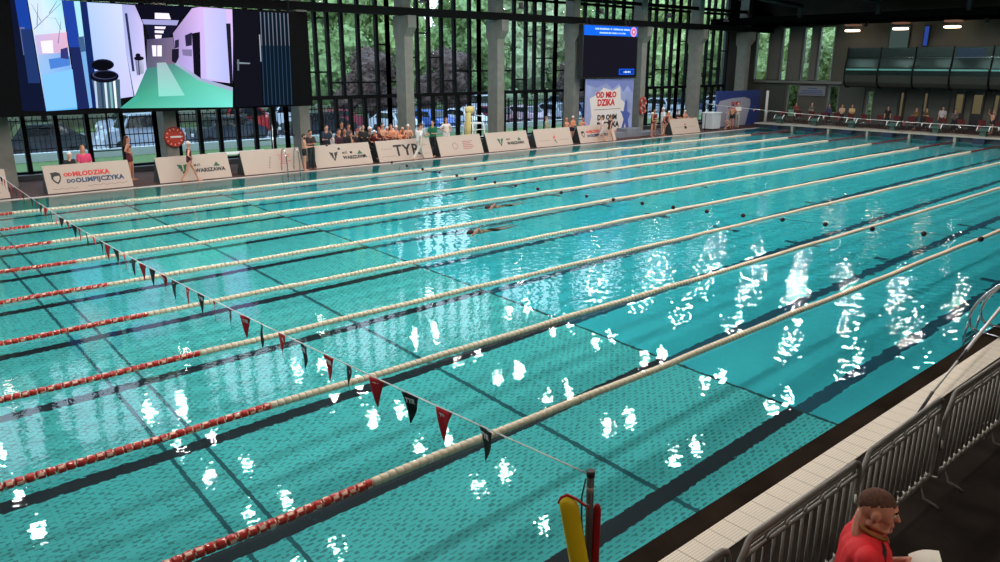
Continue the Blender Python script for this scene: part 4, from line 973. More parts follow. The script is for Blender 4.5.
kinds = {'light': (leaf_mat('leaf_light', (150, 168, 108)), 4.2, 8.5, 7000, .17, 2.4), 'mid': (leaf_mat('leaf_mid', (122, 146, 92)), 4.0, 8.0, 7000, .17, 2.2), 'plum': (leaf_mat('leaf_plum', (86, 66, 60)), 2.3, 4.4, 6000, .12, 1.3), 'pale': (leaf_mat('leaf_pale', (150, 162, 122)), 4.6, 9.5, 7000, .19, 2.6)}
adj = {'light': 'bright green tree', 'mid': 'mid green tree', 'plum': 'dark purple leaved tree', 'pale': 'pale green tree'}
def tree(kind, x, y, sc, label):
    m, R, H, n, lf, th = kinds[kind]
    r = empty('tree', (x, y, -.4), random.uniform(0, 6)); r.scale = (sc, sc, sc*random.uniform(.95, 1.1)); tag(r, label, 'tree', 'trees beyond the parked cars')
    link('crown', crown_mesh(kind, m, R, H, n, lf, len(kind)*3+1), r, loc=(0, 0, th)); link('trunk', trunk_mesh(kind, th*1.3, .22), r)
places = ['behind the left end of the video screen', 'behind the video screen', 'just left of the second clear window bay', 'beyond the bay right of the screen', 'behind the second column', 'beyond the third window bay', 'behind the third column', 'behind the fourth column', 'left of the scoreboard', 'behind the scoreboard', 'right of the scoreboard', 'behind the fifth column', 'far right beyond the last bays', 'deep at the far right', 'behind the corner', 'past the corner']
k = 0
for i in range(15):
    x = 6+7.6*i; kd = ('light', 'mid', 'pale', 'light', 'mid')[i % 5]; tree(kd, x, 60+random.uniform(-2, 2), 1.0+random.uniform(-.05, .12), adj[kd]+' outside in the near row, '+places[i])
for i in range(13):
    x = 2+10.5*i; kd = ('mid', 'light', 'mid', 'pale')[i % 4]; tree(kd, x, 74+random.uniform(-2, 3), (1.1 if i in (5, 6) else 2.1)+random.uniform(-.05, .1), adj[kd]+' outside in the back row, '+places[i])
for i, (x, y, s) in enumerate(((34.5, 50, 1.0), (42, 49.5, 1.05), (58, 50, .95), (63, 50.5, .9))):
    tree('plum', x, y, s, 'dark purple leaved tree outside, ' + ('seen just right of the video screen', 'seen left of the second column', 'seen left of the third column', 'seen left of the fourth column')[i])
p_ = on_y(363, 22, 66); tree('light', p_.x, 66, 1.25, 'bright green tree outside filling the gap right of the video screen')
for i in range(7): tree('light', 63+1.5*(i % 2), 18+2.6*i, .62, 'low bushy green tree close behind the end wall slits, ' + ('first', 'second', 'third', 'fourth', 'fifth', 'sixth', 'seventh')[i] + ' from the near side')
for i in range(6):                                        # seen through the slits of the end wall
    tree('light', 72+4*(i % 2), 30+6*i-8, 1.0, 'bright green tree seen through the end wall slits, ' + ('nearest side', 'next along', 'middle', 'past the middle', 'behind the ledge', 'at the corner')[i])
bm = bmesh.new(); box(bm, 57.3, 120, -20, 30.3, -.7, -.4); struct('ground_behind_end_wall', bm, M_GRASS)
#@PART3
# ---------------------------------------------------------------- people
def skeleton(pose='stand', arms='down', lean=0.0, headyaw=0.0, headpitch=0.0):
    J = {}
    legs = {'stand': ((.03, .06), (-.02, .04)), 'walk': ((.42, .12), (-.30, .32)), 'stride': ((.5, .08), (-.42, .25)), 'sit': ((1.5, 1.48), (1.42, 1.5)), 'contra': ((.12, .2), (-.04, .02)), 'crouch': ((1.1, 1.9), (.9, 1.8))}[pose]
    low = 9; tmp = {}
    for s, (th, kn) in zip((1, -1), legs):
        hip = Vector((0, s*.09, -.02)); k = hip+Vector((math.sin(th), s*.03, -math.cos(th))).normalized()*.43
        sa = th-kn; a = k+Vector((math.sin(sa), s*.0, -math.cos(sa))).normalized()*.42
        fd = Vector((1, s*.18, -.0)); fd = Vector((math.cos(max(-.5, sa*.6)), s*.15, math.sin(min(0, sa*.6)) if False else 0)).normalized()
        tmp[s] = (hip, k, a, a+Vector((.0, 0, -.045)), a+fd*.17+Vector((0, 0, -.055))); low = min(low, a.z)
    off = Vector((0, 0, .085-low))
    for s in (1, -1): J[s] = [p+off for p in tmp[s]]
    P = Vector((0, 0, 0))+off; u = Vector((math.sin(lean), 0, math.cos(lean)))
    J['P'] = P; J['C'] = P+u*.37; J['N'] = P+u*.52
    hd = Vector((math.sin(lean*.5+headpitch), 0, math.cos(lean*.5+headpitch))); J['H'] = J['N']+hd*.17; J['hd'] = hd; J['hy'] = headyaw; J['u'] = u
    ar = {'down': ((.05, .16, -1), (.18, .04, -1)), 'hips': ((-.25, .75, -.8), (.45, -.75, -.4)), 'crossed': ((.25, .12, -.95), (.55, -.8, .12)), 'rest': ((.62, .2, -.62), (.85, -.3, .0)), 'hold': ((.22, .12, -.95), (.93, -.22, .12)),
          'swing': ((.35, .12, -.93), (.6, .02, -.75)), 'up': ((.5, .3, .5), (.35, -.35, .8)), 'point': ((.9, .2, -.1), (1, 0, 0)), 'lap': ((.2, .15, -.95), (.85, -.2, -.35)), 'read': ((.08, .16, -.98), (.66, -.5, .58))}[arms]
    for s in (1, -1):
        a, f = Vector(ar[0]), Vector(ar[1])
        if arms == 'swing' and s == -1: a = Vector((-.45, .12, -.9)); f = Vector((-.1, .03, -1))
        if arms == 'point' and s == -1: a = Vector((.05, .16, -1)); f = Vector((.18, .04, -1))
        a.y *= s; f.y *= s; R = Matrix.Rotation(lean*.6, 3, 'Y')
        S_ = J['C']+u*.075+Vector((0, s*.175, 0)); E_ = S_+(R @ a).normalized()*.28; W_ = E_+(R @ f).normalized()*.25
        J['a%d' % s] = (S_, E_, W_, W_+(R @ f).normalized()*.1, (R @ f).normalized())
    return J
def head_frame(J):
    z = J['hd']; x = Vector((math.cos(J['hy']), math.sin(J['hy']), 0)); y = z.cross(x).normalized(); x = y.cross(z).normalized()
    return Matrix(((x.x, y.x, z.x), (x.y, y.y, z.y), (x.z, y.z, z.z)))
def p_torso(bm, J, g=1.0, e=0.0):
    P, C, u = J['P'], J['C'], J['u']
    for s in (1, -1):
        capsule(bm, C+u*.02+Vector((0, s*.085, 0)), P+u*.14+Vector((0, s*.06, 0)), (.088+e)*g, (.082+e)*g)
        capsule(bm, J['a%d' % s][0]-Vector((0, s*.02, 0)), C+u*.03+Vector((0, s*.04, 0)), .052+e, (.08+e))
    capsule(bm, C, P+u*.05, (.095+e)*g, (.1+e)*g)
def p_hips(bm, J, g=1.0, e=0.0):
    P, u = J['P'], J['u']
    for s in (1, -1): capsule(bm, P+u*.08+Vector((0, s*.06, 0)), P+Vector((-.01, s*.07, -.03)), (.085+e)*g, (.098+e)*g)
def p_leg(bm, J, e=0.0, part='all'):
    for s in (1, -1):
        h, k, a, heel, toe = J[s]
        if part in ('all', 'thigh', 'trouser'): capsule(bm, h, k, .088+e, .054+e)
        if part == 'short': capsule(bm, h, h+(k-h)*.72, .092+e, .075+e)
        if part == 'trunk': capsule(bm, h, h+(k-h)*.3, .092+e, .086+e)
        if part in ('all', 'shin', 'trouser'):
            capsule(bm, k, a, .05+e, .034+e*1.3); capsule(bm, k+(a-k)*.2+Vector((-.015, 0, 0)), k+(a-k)*.5+Vector((-.012, 0, 0)), .044+e, .042+e)
        if part in ('all', 'foot'): capsule(bm, heel, toe, .036+e, .028+e); capsule(bm, a, heel, .034+e, .036+e)
def p_arm(bm, J, e=0.0, part='all', fingers=False):
    for s in (1, -1):
        S_, E_, W_, Hn, f = J['a%d' % s]
        if part in ('all', 'upper'): capsule(bm, S_, E_, .05+e, .037+e)
        if part == 'sleeve': capsule(bm, S_, S_+(E_-S_)*.68, .054+e, .05+e)
        if part in ('all', 'fore', 'long'): capsule(bm, E_, W_, .038+e, .026+e)
        if part == 'long': capsule(bm, S_, E_, .052+e, .04+e)
        if part == 'all':
            side = f.cross(Vector((0, 0, 1))).normalized() if abs(f.z) < .9 else Vector((1, 0, 0)); dn = side.cross(f).normalized()
            r0 = .026
            capsule(bm, W_, W_+f*.075, r0, .026); 
            for q in range(4):
                o = side*(q-1.5)*.019; b0 = W_+f*.075+o; l = (.058, .07, .066, .05)[q]
                m_ = b0+f*l*.55-dn*.006; e_ = m_+f*l*.45-dn*.02
                capsule(bm, b0, m_, .0105, .0098, 8, 2); capsule(bm, m_, e_, .0098, .008, 8, 2)
            tb = W_+f*.025+side*(-s)*.022; capsule(bm, tb, tb+f*.035+side*(-s)*.026, .0125, .011, 8, 2); capsule(bm, tb+f*.035+side*(-s)*.026, tb+f*.065+side*(-s)*.03, .011, .009, 8, 2)
def p_head(bm, J, fine=False):
    F = head_frame(J); H = J['H']
    capsule(bm, J['N']-J['u']*.05, H+F @ Vector((-.015, 0, -.04)), .056, .052)
    ellipsoid(bm, H+F @ Vector((-.008, 0, .018)), (.096, .076, .1), F)
    ellipsoid(bm, H+F @ Vector((.022, 0, -.045)), (.064, .056, .066), F)
    capsule(bm, H+F @ Vector((.088, 0, .005)), H+F @ Vector((.105, 0, -.03)), .010, .0145, 8, 3)
    capsule(bm, H+F @ Vector((.07, 0, -.1)), H+F @ Vector((.068, 0, -.095)), .024, .022, 8, 3)
    for s in (1, -1): ellipsoid(bm, H+F @ Vector((-.008, s*.078, -.012)), (.022, .011, .033), F, 10, 8)
    if fine:
        capsule(bm, H+F @ Vector((.084, .032, .028)), H+F @ Vector((.084, -.032, .028)), .0115, .0115, 8, 3)     # brow
        capsule(bm, H+F @ Vector((.084, .02, -.062)), H+F @ Vector((.084, -.02, -.062)), .0085, .0085, 8, 3)    # upper lip
        capsule(bm, H+F @ Vector((.08, .017, -.076)), H+F @ Vector((.08, -.017, -.076)), .009, .009, 8, 3)
        for s in (1, -1):
            ellipsoid(bm, H+F @ Vector((.052, s*.042, -.025)), (.03, .022, .03), F, 10, 8)
            capsule(bm, H+F @ Vector((-.02, s*.052, -.065)), H+F @ Vector((.05, s*.028, -.098)), .026, .022, 8, 3)
        capsule(bm, H+F @ Vector((.03, 0, -.1)), J['N']+Vector((.03, 0, .01)), .04, .05, 10, 3)
        capsule(bm, H+F @ Vector((-.055, 0, -.06)), J['N']+Vector((-.035, 0, -.02)), .052, .06, 10, 3)
        ellipsoid(bm, H+F @ Vector((.035, 0, .0)), (.058, .066, .07), F, 14, 10)
        ellipsoid(bm, H+F @ Vector((.03, 0, -.06)), (.056, .06, .045), F, 14, 10)
def p_hair(bm, J, kind):
    F = head_frame(J); H = J['H']
    ellipsoid(bm, H+F @ Vector((-.02, 0, .032)), (.096, .083, .1), F)
    if kind in ('long', 'bun', 'bob'): ellipsoid(bm, H+F @ Vector((-.05, 0, -.02)), (.065, .08, .09), F)
    if kind == 'long':
        capsule(bm, H+F @ Vector((-.07, 0, -.02)), H+F @ Vector((-.11, 0, -.27)), .065, .05)
        for s in (1, -1): capsule(bm, H+F @ Vector((-.04, s*.055, -.03)), H+F @ Vector((-.07, s*.06, -.2)), .03, .03)
    if kind == 'bun': ellipsoid(bm, H+F @ Vector((-.11, 0, .04)), (.04, .04, .04), F)
    if kind == 'tail': capsule(bm, H+F @ Vector((-.1, 0, .03)), H+F @ Vector((-.14, 0, -.16)), .035, .02)
PM = {}
def pmesh(key, build, vox=.021, sm=2):
    if key not in PM:
        m = fuse(build, vox, sm); m.materials.append(None); PM[key] = m
    return PM[key]
def wear(name, me, m, parent):
    o = link(name, me, parent); o.material_slots[0].link = 'OBJECT'; o.material_slots[0].material = m; return o
def skinm(rgb): return mat('skin_%d_%d_%d' % rgb, rgb, .55)
def cloth(rgb): return mat('cloth_%d_%d_%d' % rgb, rgb, .8)
SK1, SK2, SK3 = (206, 150, 122), (188, 128, 100), (222, 172, 146)
PCOUNT = [0]
def person(label, x, y, face, pose='stand', arms='down', lean=0.0, top=None, bottom=None, head='short', hc=(50, 36, 28), skin=SK1, h=1.75, z=.016, group='people along the pool side', g=1.0):
    """face: heading in degrees, 0 looks along the pool to the far end, -90 looks at the near side"""
    J = skeleton(pose, arms, lean); K = (pose, arms, round(lean, 2)); g_ = round(g, 2)
    def body(bm): p_torso(bm, J, g_); p_hips(bm, J, g_); p_leg(bm, J); p_arm(bm, J); p_head(bm, J)
    me = pmesh(('body',)+K+(g_,), body)
    o = link('person', me); o.material_slots[0].link = 'OBJECT'; o.material_slots[0].material = skinm(skin)
    s = h/1.75; o.location = (x, y, z); o.rotation_euler = (0, 0, math.radians(face)); o.scale = (s, s, s)
    tag(o, label, 'person', group)
    if top:
        kind, rgb = top
        def tb(bm):
            p_torso(bm, J, g_, .013)
            if kind in ('tshirt', 'long'): p_hips_top(bm); p_arm(bm, J, .012, 'sleeve' if kind == 'tshirt' else 'long')
            if kind == 'swimsuit': p_hips(bm, J, g_, .01)
        def p_hips_top(bm): capsule(bm, J['P']+J['u']*.06+Vector((0, .05, 0)), J['P']+J['u']*.06-Vector((0, .05, 0)), .112*g_, .112*g_)
        if kind == 'bikini':
            def tb(bm):
                capsule(bm, J['C']+J['u']*.0+Vector((.035, .07, 0)), J['C']+Vector((.035, -.07, 0)), .075, .075); capsule(bm, J['C']+Vector((-.02, .09, 0)), J['C']+Vector((-.02, -.09, 0)), .085, .085)
        wear({'tshirt': 'shirt', 'long': 'jacket', 'swimsuit': 'swimsuit', 'bikini': 'bikini_top'}[kind], pmesh((kind,)+K+(g_,), tb), cloth(rgb), o)
    if bottom:
        kind, rgb = bottom
        def bb(bm): p_hips(bm, J, g_, .012); p_leg(bm, J, .012, {'trousers': 'trouser', 'shorts': 'short', 'trunks': 'trunk'}[kind])
        wear(kind, pmesh((kind,)+K+(g_,), bb), cloth(rgb), o)
    if head == 'cap':
        def cb(bm): F = head_frame(J); ellipsoid(bm, J['H']+F @ Vector((-.016, 0, .03)), (.099, .083, .1), F)
        wear('swim_cap', pmesh(('cap',)+K, cb, .018), cloth(hc), o)
    elif head:
        wear('hair', pmesh((head,)+K, lambda bm: p_hair(bm, J, head), .018), cloth(hc), o)
    return o
W_ = (232, 230, 228); BLK = (26, 26, 30); MAR = (96, 26, 40)
P = person
P('person in a pink shirt with long blond hair sitting behind the slogan board', 8.15, 27.15, -92, 'sit', 'lap', .05, ('tshirt', (214, 70, 110)), ('trousers', (60, 60, 80)), 'long', (190, 130, 80), h=1.72, z=.07)
P('person in black top and white cap leaning forward left of the pink shirt', 7.55, 26.95, -70, 'sit', 'lap', .35, ('tshirt', BLK), ('trousers', BLK), 'cap', W_, h=1.62, z=.02)
P('girl with long brown hair in a dark maroon bikini standing behind the slogan board end', 9.72, 27.2, -25, 'contra', 'hips', 0, ('bikini', MAR), ('trunks', MAR), 'long', (86, 50, 38), skin=SK2, h=1.66)
P('girl walking in maroon swimsuit and pale swim cap before the city board', 11.28, 25.72-.38, -15, 'walk', 'hips', .05, ('swimsuit', MAR), None, 'cap', (226, 206, 196), h=1.56)
P('boy in dark swim trunks standing by the far ladder with arms forward', 15.98, 25.36, -30, 'stand', 'hold', .05, None, ('trunks', BLK), 'short', (60, 40, 30), h=1.5)
P('person in dark clothes with arms crossed in the gap just right of the boy', 16.42, 25.6, -80, 'stand', 'crossed', 0, ('tshirt', (44, 34, 36)), ('trousers', (36, 44, 46)), 'short', (40, 30, 26), h=1.62, skin=SK2)
crowd = [(325, 128, ('tshirt', (28, 40, 58)), 'short', (30, 26, 26), 'person in dark navy shirt, leftmost behind the city board beside the boy', 'hold'), (330, 136, ('tshirt', (188, 186, 180)), 'bob', (120, 90, 64), 'seated person in pale grey shirt right of the navy shirt', 'lap'),
         (339, 134, ('tshirt', (60, 26, 44)), 'short', (60, 40, 34), 'seated person in plum shirt behind the city board', 'lap'), (345, 132, ('long', (24, 24, 28)), 'bob', (34, 26, 22), 'seated person in black jacket between plum and tan clothes', 'lap'),
         (351, 137, ('tshirt', (196, 140, 110)), 'bun', (110, 70, 46), 'seated person in tan top bending low behind the city board', 'lap'), (357, 134, ('tshirt', (44, 36, 40)), 'cap', (120, 40, 46), 'seated person in dark shirt with a dull red cap', 'lap'),
         (362, 127, ('long', (30, 34, 34)), 'short', (40, 30, 26), 'tall person in dark green black jacket behind the city board', 'hold'), (370, 131, ('long', (28, 30, 34)), 'cap', W_, 'person in dark jacket with a white cap behind the board right end', 'hold')]
for i, (px, py, top, hd, hc, lab, ar) in enumerate(crowd):
    p = on_y(px, py, 26.75); sit = p.z < 1.42
    P(lab, p.x, 26.85 if sit else 26.7+.1*(i % 2), -95+random.uniform(-30, 30), 'sit' if sit else 'stand', ar, .1 if sit else 0, top, ('trousers', BLK), hd, hc, h=1.7*(min(1.12, (p.z+.1)/1.27) if sit else (p.z+.12)/1.75), skin=(SK1, SK2)[i % 2], group='dark clothed spectators')
for i, (px, py, rgb, hd, hc, lab) in enumerate(((333, 131, (50, 60, 90), 'short', (40, 30, 26), 'person in slate blue shirt standing behind two seated spectators'), (355, 130, (70, 70, 74), 'bob', (60, 44, 34), 'person in dark grey top between two black jackets'), (366, 133, (90, 40, 44), 'tail', (80, 56, 40), 'girl with a ponytail and dull red top behind the board right end'),
        (348, 128, (34, 34, 40), 'short', (36, 28, 24), 'tall person in charcoal shirt in the middle of the dark clothed group'))):
    p = on_y(px, py, 27.15); P(lab, p.x, 27.75, -90+random.uniform(-30, 30), 'stand', ('crossed', 'hold', 'down', 'hips')[i], 0, ('tshirt', rgb), ('trousers', BLK), hd, hc, h=p.z+.2, skin=(SK1, SK2)[i % 2], group='dark clothed spectators')
kids = [(379, 130, (206, 60, 60), 'swimmer in red cap, second row at the left of the swimmers'), (397, 128, W_, 'swimmer in white cap standing in the second row before the column'), (391, 127, (70, 46, 36), 'dark haired swimmer standing tall in the second row'), (376, 133, W_, 'bare shouldered swimmer in white cap, leftmost behind the black letter board'), (382, 126, (60, 40, 30), 'standing bare chested swimmer with brown hair, at the left of the swimmers'), (388, 129, W_, 'bare shouldered swimmer in white cap standing second from left'),
        (389, 135, (180, 120, 90), 'swimmer bending low with arms resting on the board'), (394, 131, (226, 214, 210), 'swimmer in off white cap in the middle of the row'), (400, 132, (90, 56, 40), 'brown haired swimmer leaning on the board beside the column'),
        (404, 130, (236, 200, 150), 'swimmer in pale yellow cap in front of the column'), (408, 127, (230, 226, 222), 'tall swimmer in white cap behind the walking official')]
for i, (px, py, cc, lab) in enumerate(kids):
    p = on_y(px, py, 26.45); hh = max(1.28, (p.z+.1)); isc = sum(cc) > 600
    P(lab, p.x, 26.5+.13*(i % 2), -100+random.uniform(-25, 25), 'stand', ('rest', 'crossed', 'rest', 'hips')[i % 4], .22 if i % 2 else .08, None if i % 3 else ('swimsuit', MAR), ('trunks', (30, 30, 60)), 'cap' if isc else 'short', cc, skin=(SK2, SK1, (214, 140, 104))[i % 3], h=hh, group='young swimmers behind the boards')
P('official in white shirt and pale trousers walking along the pool edge', 21.75, 25.38, 5, 'stride', 'swing', .06, ('tshirt', W_), ('trousers', (206, 200, 188)), 'short', (50, 36, 30), h=1.72)
P('official in white top just behind the walking official', 22.35, 26.0, 0, 'stand', 'hold', 0, ('tshirt', (186, 186, 182)), ('trousers', (190, 184, 170)), 'short', (60, 46, 40), h=1.6)
P('person in green shirt and black trousers standing in the gap between two boards', 22.95, 25.95, -150, 'contra', 'hold', 0, ('tshirt', (24, 104, 72)), ('trousers', (24, 24, 28)), 'bob', (40, 30, 26), h=1.7)
P('official in white shirt with arms on hips behind the crest board', 24.4, 26.8, -90, 'stand', 'hips', 0, ('tshirt', (230, 218, 212)), ('trousers', W_), 'short', (90, 80, 76), h=1.72)
P('person in pale green grey top behind the torch board', 31.1, 26.6, -60, 'stand', 'crossed', 0, ('tshirt', (150, 160, 132)), ('trousers', (60, 60, 60)), 'short', (120, 110, 100), h=1.5)
P('bare shouldered swimmer behind the boards, left of three by the column', 32.5, 26.5, -80, 'stand', 'rest', .15, None, ('trunks', (30, 30, 60)), 'cap', (222, 150, 120), skin=(214, 140, 104), h=1.38, group='young swimmers behind the boards')
P('swimmer in white cap, middle of three by the fourth column', 33.15, 26.6, -90, 'stand', 'crossed', .1, None, ('trunks', (30, 30, 60)), 'cap', W_, skin=(214, 140, 104), h=1.45, group='young swimmers behind the boards')
P('swimmer without a cap, right of three beside the tall poster', 33.8, 26.5, -100, 'stand', 'rest', .25, None, ('trunks', (30, 30, 60)), 'short', (120, 70, 50), skin=(208, 134, 100), h=1.35, group='young swimmers behind the boards')
P('child in light pink top walking left of the second slogan board', 34.3, 25.42, 160, 'walk', 'swing', 0, ('tshirt', (226, 190, 186)), ('shorts', (200, 180, 176)), 'short', (60, 44, 40), h=1.5)
P('child in dark swimsuit striding before the second slogan board', 35.0, 25.4, -10, 'stride', 'swing', .05, ('swimsuit', (60, 30, 40)), None, 'short', (110, 70, 50), h=1.55)
gx = [(39.2, 25.7, 'girl in white cap, leftmost of the huddle right of the podium', W_), (39.75, 26.0, 'dark haired swimmer with arms crossed in the middle of the huddle', (40, 30, 28)), (40.15, 25.55, 'swimmer bending forward at the pool edge in the huddle', (70, 46, 34)), (40.6, 26.0, 'official in white clothes at the right of the huddle', (236, 234, 232))]
for i, (x, y, lab, cc) in enumerate(gx):
    P(lab, x, y, (-60, -120, -90, 150)[i], ('stand', 'contra', 'stand', 'stand')[i], ('hold', 'crossed', 'lap', 'down')[i], (0, 0, .45, .0)[i], ('swimsuit', MAR) if i < 3 else ('tshirt', W_), ('trousers', W_) if i == 3 else None, 'cap' if i in (0, 3) else 'short', cc, skin=SK2, h=(1.45, 1.6, 1.5, 1.68)[i], group='huddle of swimmers by the podium')
for i, (x, lab, cc) in enumerate(((41.9, 'swimmer in white cap behind the last board, left of three', W_), (42.8, 'swimmer in dark shirt behind the last board, middle of three', (60, 40, 36)), (43.6, 'bare shouldered swimmer with white cap behind the last board, right of three', W_))):
    P(lab, x, 26.6, -90, 'stand', 'rest', .2, ('tshirt', (60, 30, 40)) if i == 1 else None, ('trunks', BLK), 'cap' if i != 1 else 'short', cc, skin=(210, 140, 108), h=1.4, group='young swimmers behind the last board')
P('official in white shirt standing at the blue advertising wall', 49.3, 26.2, 175, 'stand', 'hold', .05, ('tshirt', W_), ('trousers', (180, 176, 168)), 'short', (160, 150, 146), h=1.7)
P('swimmer in dark trunks facing the official at the blue wall', 48.3, 26.0, 10, 'contra', 'hips', 0, None, ('trunks', BLK), 'short', (60, 40, 34), skin=SK2, h=1.6)
P('child crouching low before the blue advertising wall', 47.3, 25.9, -60, 'crouch', 'lap', .3, ('tshirt', (150, 140, 140)), ('shorts', (150, 120, 110)), 'bob', (150, 120, 100), h=1.4)
endp = [(795, 116, ('tshirt', (120, 60, 50)), (60, 40, 34), 'timekeeper in rust red top beneath the notice board', 'short'), (811, 112, ('tshirt', (96, 100, 84)), (190, 160, 130), 'person with blond hair beneath the right half of notice board', 'bob'), (829, 108, ('long', (60, 60, 96)), (60, 60, 96), 'person in dull purple blue jacket by the bright slit window', 'short'),
        (842, 108, ('tshirt', (200, 170, 140)), (90, 60, 50), 'person in beige shirt left of two by the balcony end', 'short'), (852, 108, ('tshirt', (206, 176, 120)), (170, 130, 90), 'person in pale yellow shirt right of two by the balcony end', 'bob'), (888, 109, ('tshirt', (24, 24, 26)), (30, 24, 22), 'person all in black below the balcony', 'short'),
        (916, 113, ('tshirt', (110, 80, 40)), (110, 70, 60), 'person in mustard shirt below the balcony', 'short'), (926, 115, ('tshirt', (80, 60, 40)), (60, 40, 30), 'person in brown shirt seated right of the mustard shirt', 'short'), (943, 108, ('tshirt', (180, 176, 180)), (24, 20, 20), 'person in light grey shirt with black hair, back turned', 'short'),
        (955, 113, ('tshirt', (90, 84, 84)), (40, 30, 30), 'person in dim grey top beside the black haired person', 'short'), (992, 121, None, (150, 90, 60), 'swimmer with bare shoulders and raised arms behind the rightmost block', 'short')]
for i, (px, py, top, hc, lab, hd) in enumerate(endp):
    p = on_x(px, py, 53.6); hh = min(1.9, max(1.35, p.z-.3+.14))
    P(lab, 53.6, p.y, 180+random.uniform(-25, 25), 'stand', ('hold', 'crossed', 'down')[i % 3] if top else 'up', 0, top, ('trousers' if top else 'trunks', (40, 38, 44)), hd, hc, h=hh, z=.3, group='people behind the starting blocks')
# swimmers in the water
def swimmer(x, y, rz, label, capc):
    def sb(bm):
        capsule(bm, (-.1, .07, -.02), (-.5, .05, -.06), .095, .085); capsule(bm, (-.1, -.07, -.02), (-.5, -.05, -.06), .095, .085)
        capsule(bm, (-.6, 0, -.07), (-.7, 0, -.08), .11, .1); capsule(bm, (0, 0, 0), (-.15, 0, -.02), .06, .09)
        ellipsoid(bm, (.12, 0, .04), (.12, .08, .09))
        for s in (1, -1): capsule(bm, (-.7, s*.08, -.1), (-1.1, s*.1, -.16), .085, .055); capsule(bm, (-1.1, s*.1, -.16), (-1.5, s*.08, -.12), .05, .035); capsule(bm, (-1.5, s*.08, -.12), (-1.68, s*.08, -.13), .035, .02)
        capsule(bm, (-.08, .16, 0), (.12, .3, .2), .05, .04); capsule(bm, (.12, .3, .2), (.34, .24, .03), .038, .026); capsule(bm, (.34, .24, .03), (.43, .22, .0), .024, .02)
        for q in range(4): capsule(bm, (.43, .19+.02*q, 0), (.5, .185+.021*q, -.02), .0095, .008, 8, 2)
        capsule(bm, (.4, .2, .01), (.44, .165, 0), .011, .009, 8, 2)
        capsule(bm, (-.08, -.16, -.03), (.2, -.22, -.12), .05, .04); capsule(bm, (.2, -.22, -.12), (.45, -.2, -.1), .038, .026); capsule(bm, (.45, -.2, -.1), (.6, -.2, -.12), .026, .015)
    me = pmesh(('swim',), sb); o = link('person', me); o.material_slots[0].link = 'OBJECT'; o.material_slots[0].material = skinm(SK2)
    o.location = (x, y, -.05); o.rotation_euler = (0, 0, rz); tag(o, label, 'person', 'swimmers in the water'); o.cycles.is_caustics_receiver = True
    wear('swim_cap', pmesh(('swimcap',), lambda bm: ellipsoid(bm, (.125, 0, .05), (.125, .087, .095)), .018), cloth(capc), o)
    wear('swim_trunks', pmesh(('swimtr',), lambda bm: [capsule(bm, (-.6, 0, -.07), (-.72, 0, -.08), .125, .112), capsule(bm, (-.7, .08, -.1), (-.82, .09, -.12), .1, .09), capsule(bm, (-.7, -.08, -.1), (-.82, -.09, -.12), .1, .09)]), cloth(BLK), o)
swimmer(13.8, 11.6, PI+.1, 'swimmer with dark cap doing front crawl, the nearer of two in the water', (40, 26, 28))
swimmer(16.5, 14.1, PI+.1, 'swimmer with dark cap in the water, the farther and smaller of two', (44, 34, 34))

# the man in the foreground -----------------------------------------------------
Jm = skeleton('contra', 'read', .06, -.12, .05)
Jm['H'] = Jm['H']-Vector((-.01, 0, .03))
def mbody(bm): p_torso(bm, Jm, 1.22); p_hips(bm, Jm, 1.16); p_leg(bm, Jm); p_arm(bm, Jm); p_head(bm, Jm, True)
man = link('person', fuse(mbody, .0062, 6)); man.data.materials.append(mat('man_skin', (214, 140, 112), .5, var=.08, vscale=14))
MANX, MANY_ = 5.568, -2.30
man.location = (MANX, MANY_, .02); man.rotation_euler = (0, 0, math.radians(-62)); man.scale = (1.10,)*3
tag(man, 'man in a red polo shirt with cropped hair holding white papers behind the barrier', 'person')
def mshirt(bm):
    p_torso(bm, Jm, 1.24, .018); capsule(bm, Jm['P']+Vector((0, .06, .03)), Jm['P']+Vector((0, -.06, .03)), .135, .135); capsule(bm, Jm['P']+Vector((0, .05, .12)), Jm['P']+Vector((0, -.05, .12)), .125, .125)
    for s in (1, -1):
        S_, E_, *_ = Jm['a%d' % s]; capsule(bm, S_, S_+(E_-S_)*.72, .078, .07)
        capsule(bm, Jm['N']+Vector((0, s*.03, -.035)), S_+Vector((0, -s*.03, -.005)), .066, .062)
M_POLO = mat('red_polo', (226, 30, 38), .75)
sh = link('shirt', fuse(mshirt, .008, 3), man); sh.data.materials.append(M_POLO)
def collar(bm):
    c = Jm['N']+Vector((.0, 0, .0)); pts = []
    for i in range(15):
        a = math.radians(28+304*i/14); pts.append(c+Vector((.078*math.cos(a)+.012, .072*math.sin(a), .018-.03*math.cos(a))))
    tube(bm, pts, .013, 8)
bm = bmesh.new(); collar(bm); o = obj('collar', bm, mat('collar_tan', (150, 90, 40), .7), man, smooth=True)
# dark shoulder stripe following the sleeve, projected on the shirt surface
from mathutils.bvhtree import BVHTree
bvh = BVHTree.FromPolygons([v.co for v in sh.data.vertices], [p.vertices for p in sh.data.polygons])
def strip(name, pts, w, m, parent, lift=.003):
    bm = bmesh.new(); prev = None; pts = [Vector(p) for p in pts]; q = []
    for p in pts:
        hit = bvh.find_nearest(p); q.append((hit[0]+hit[1]*lift, hit[1]))
    for i, (p, n) in enumerate(q):
        t = (q[min(i+1, len(q)-1)][0]-q[max(0, i-1)][0]).normalized(); sd = t.cross(n).normalized()*w
        cur = [bm.verts.new(p-sd), bm.verts.new(p+n*.0015), bm.verts.new(p+sd)]
        if prev: bm.faces.new((prev[0], prev[1], cur[1], cur[0])); bm.faces.new((prev[1], prev[2], cur[2], cur[1]))
        prev = cur
    o = obj(name, bm, m, parent, smooth=True); s = o.modifiers.new('s', 'SOLIDIFY'); s.thickness = .002; return o
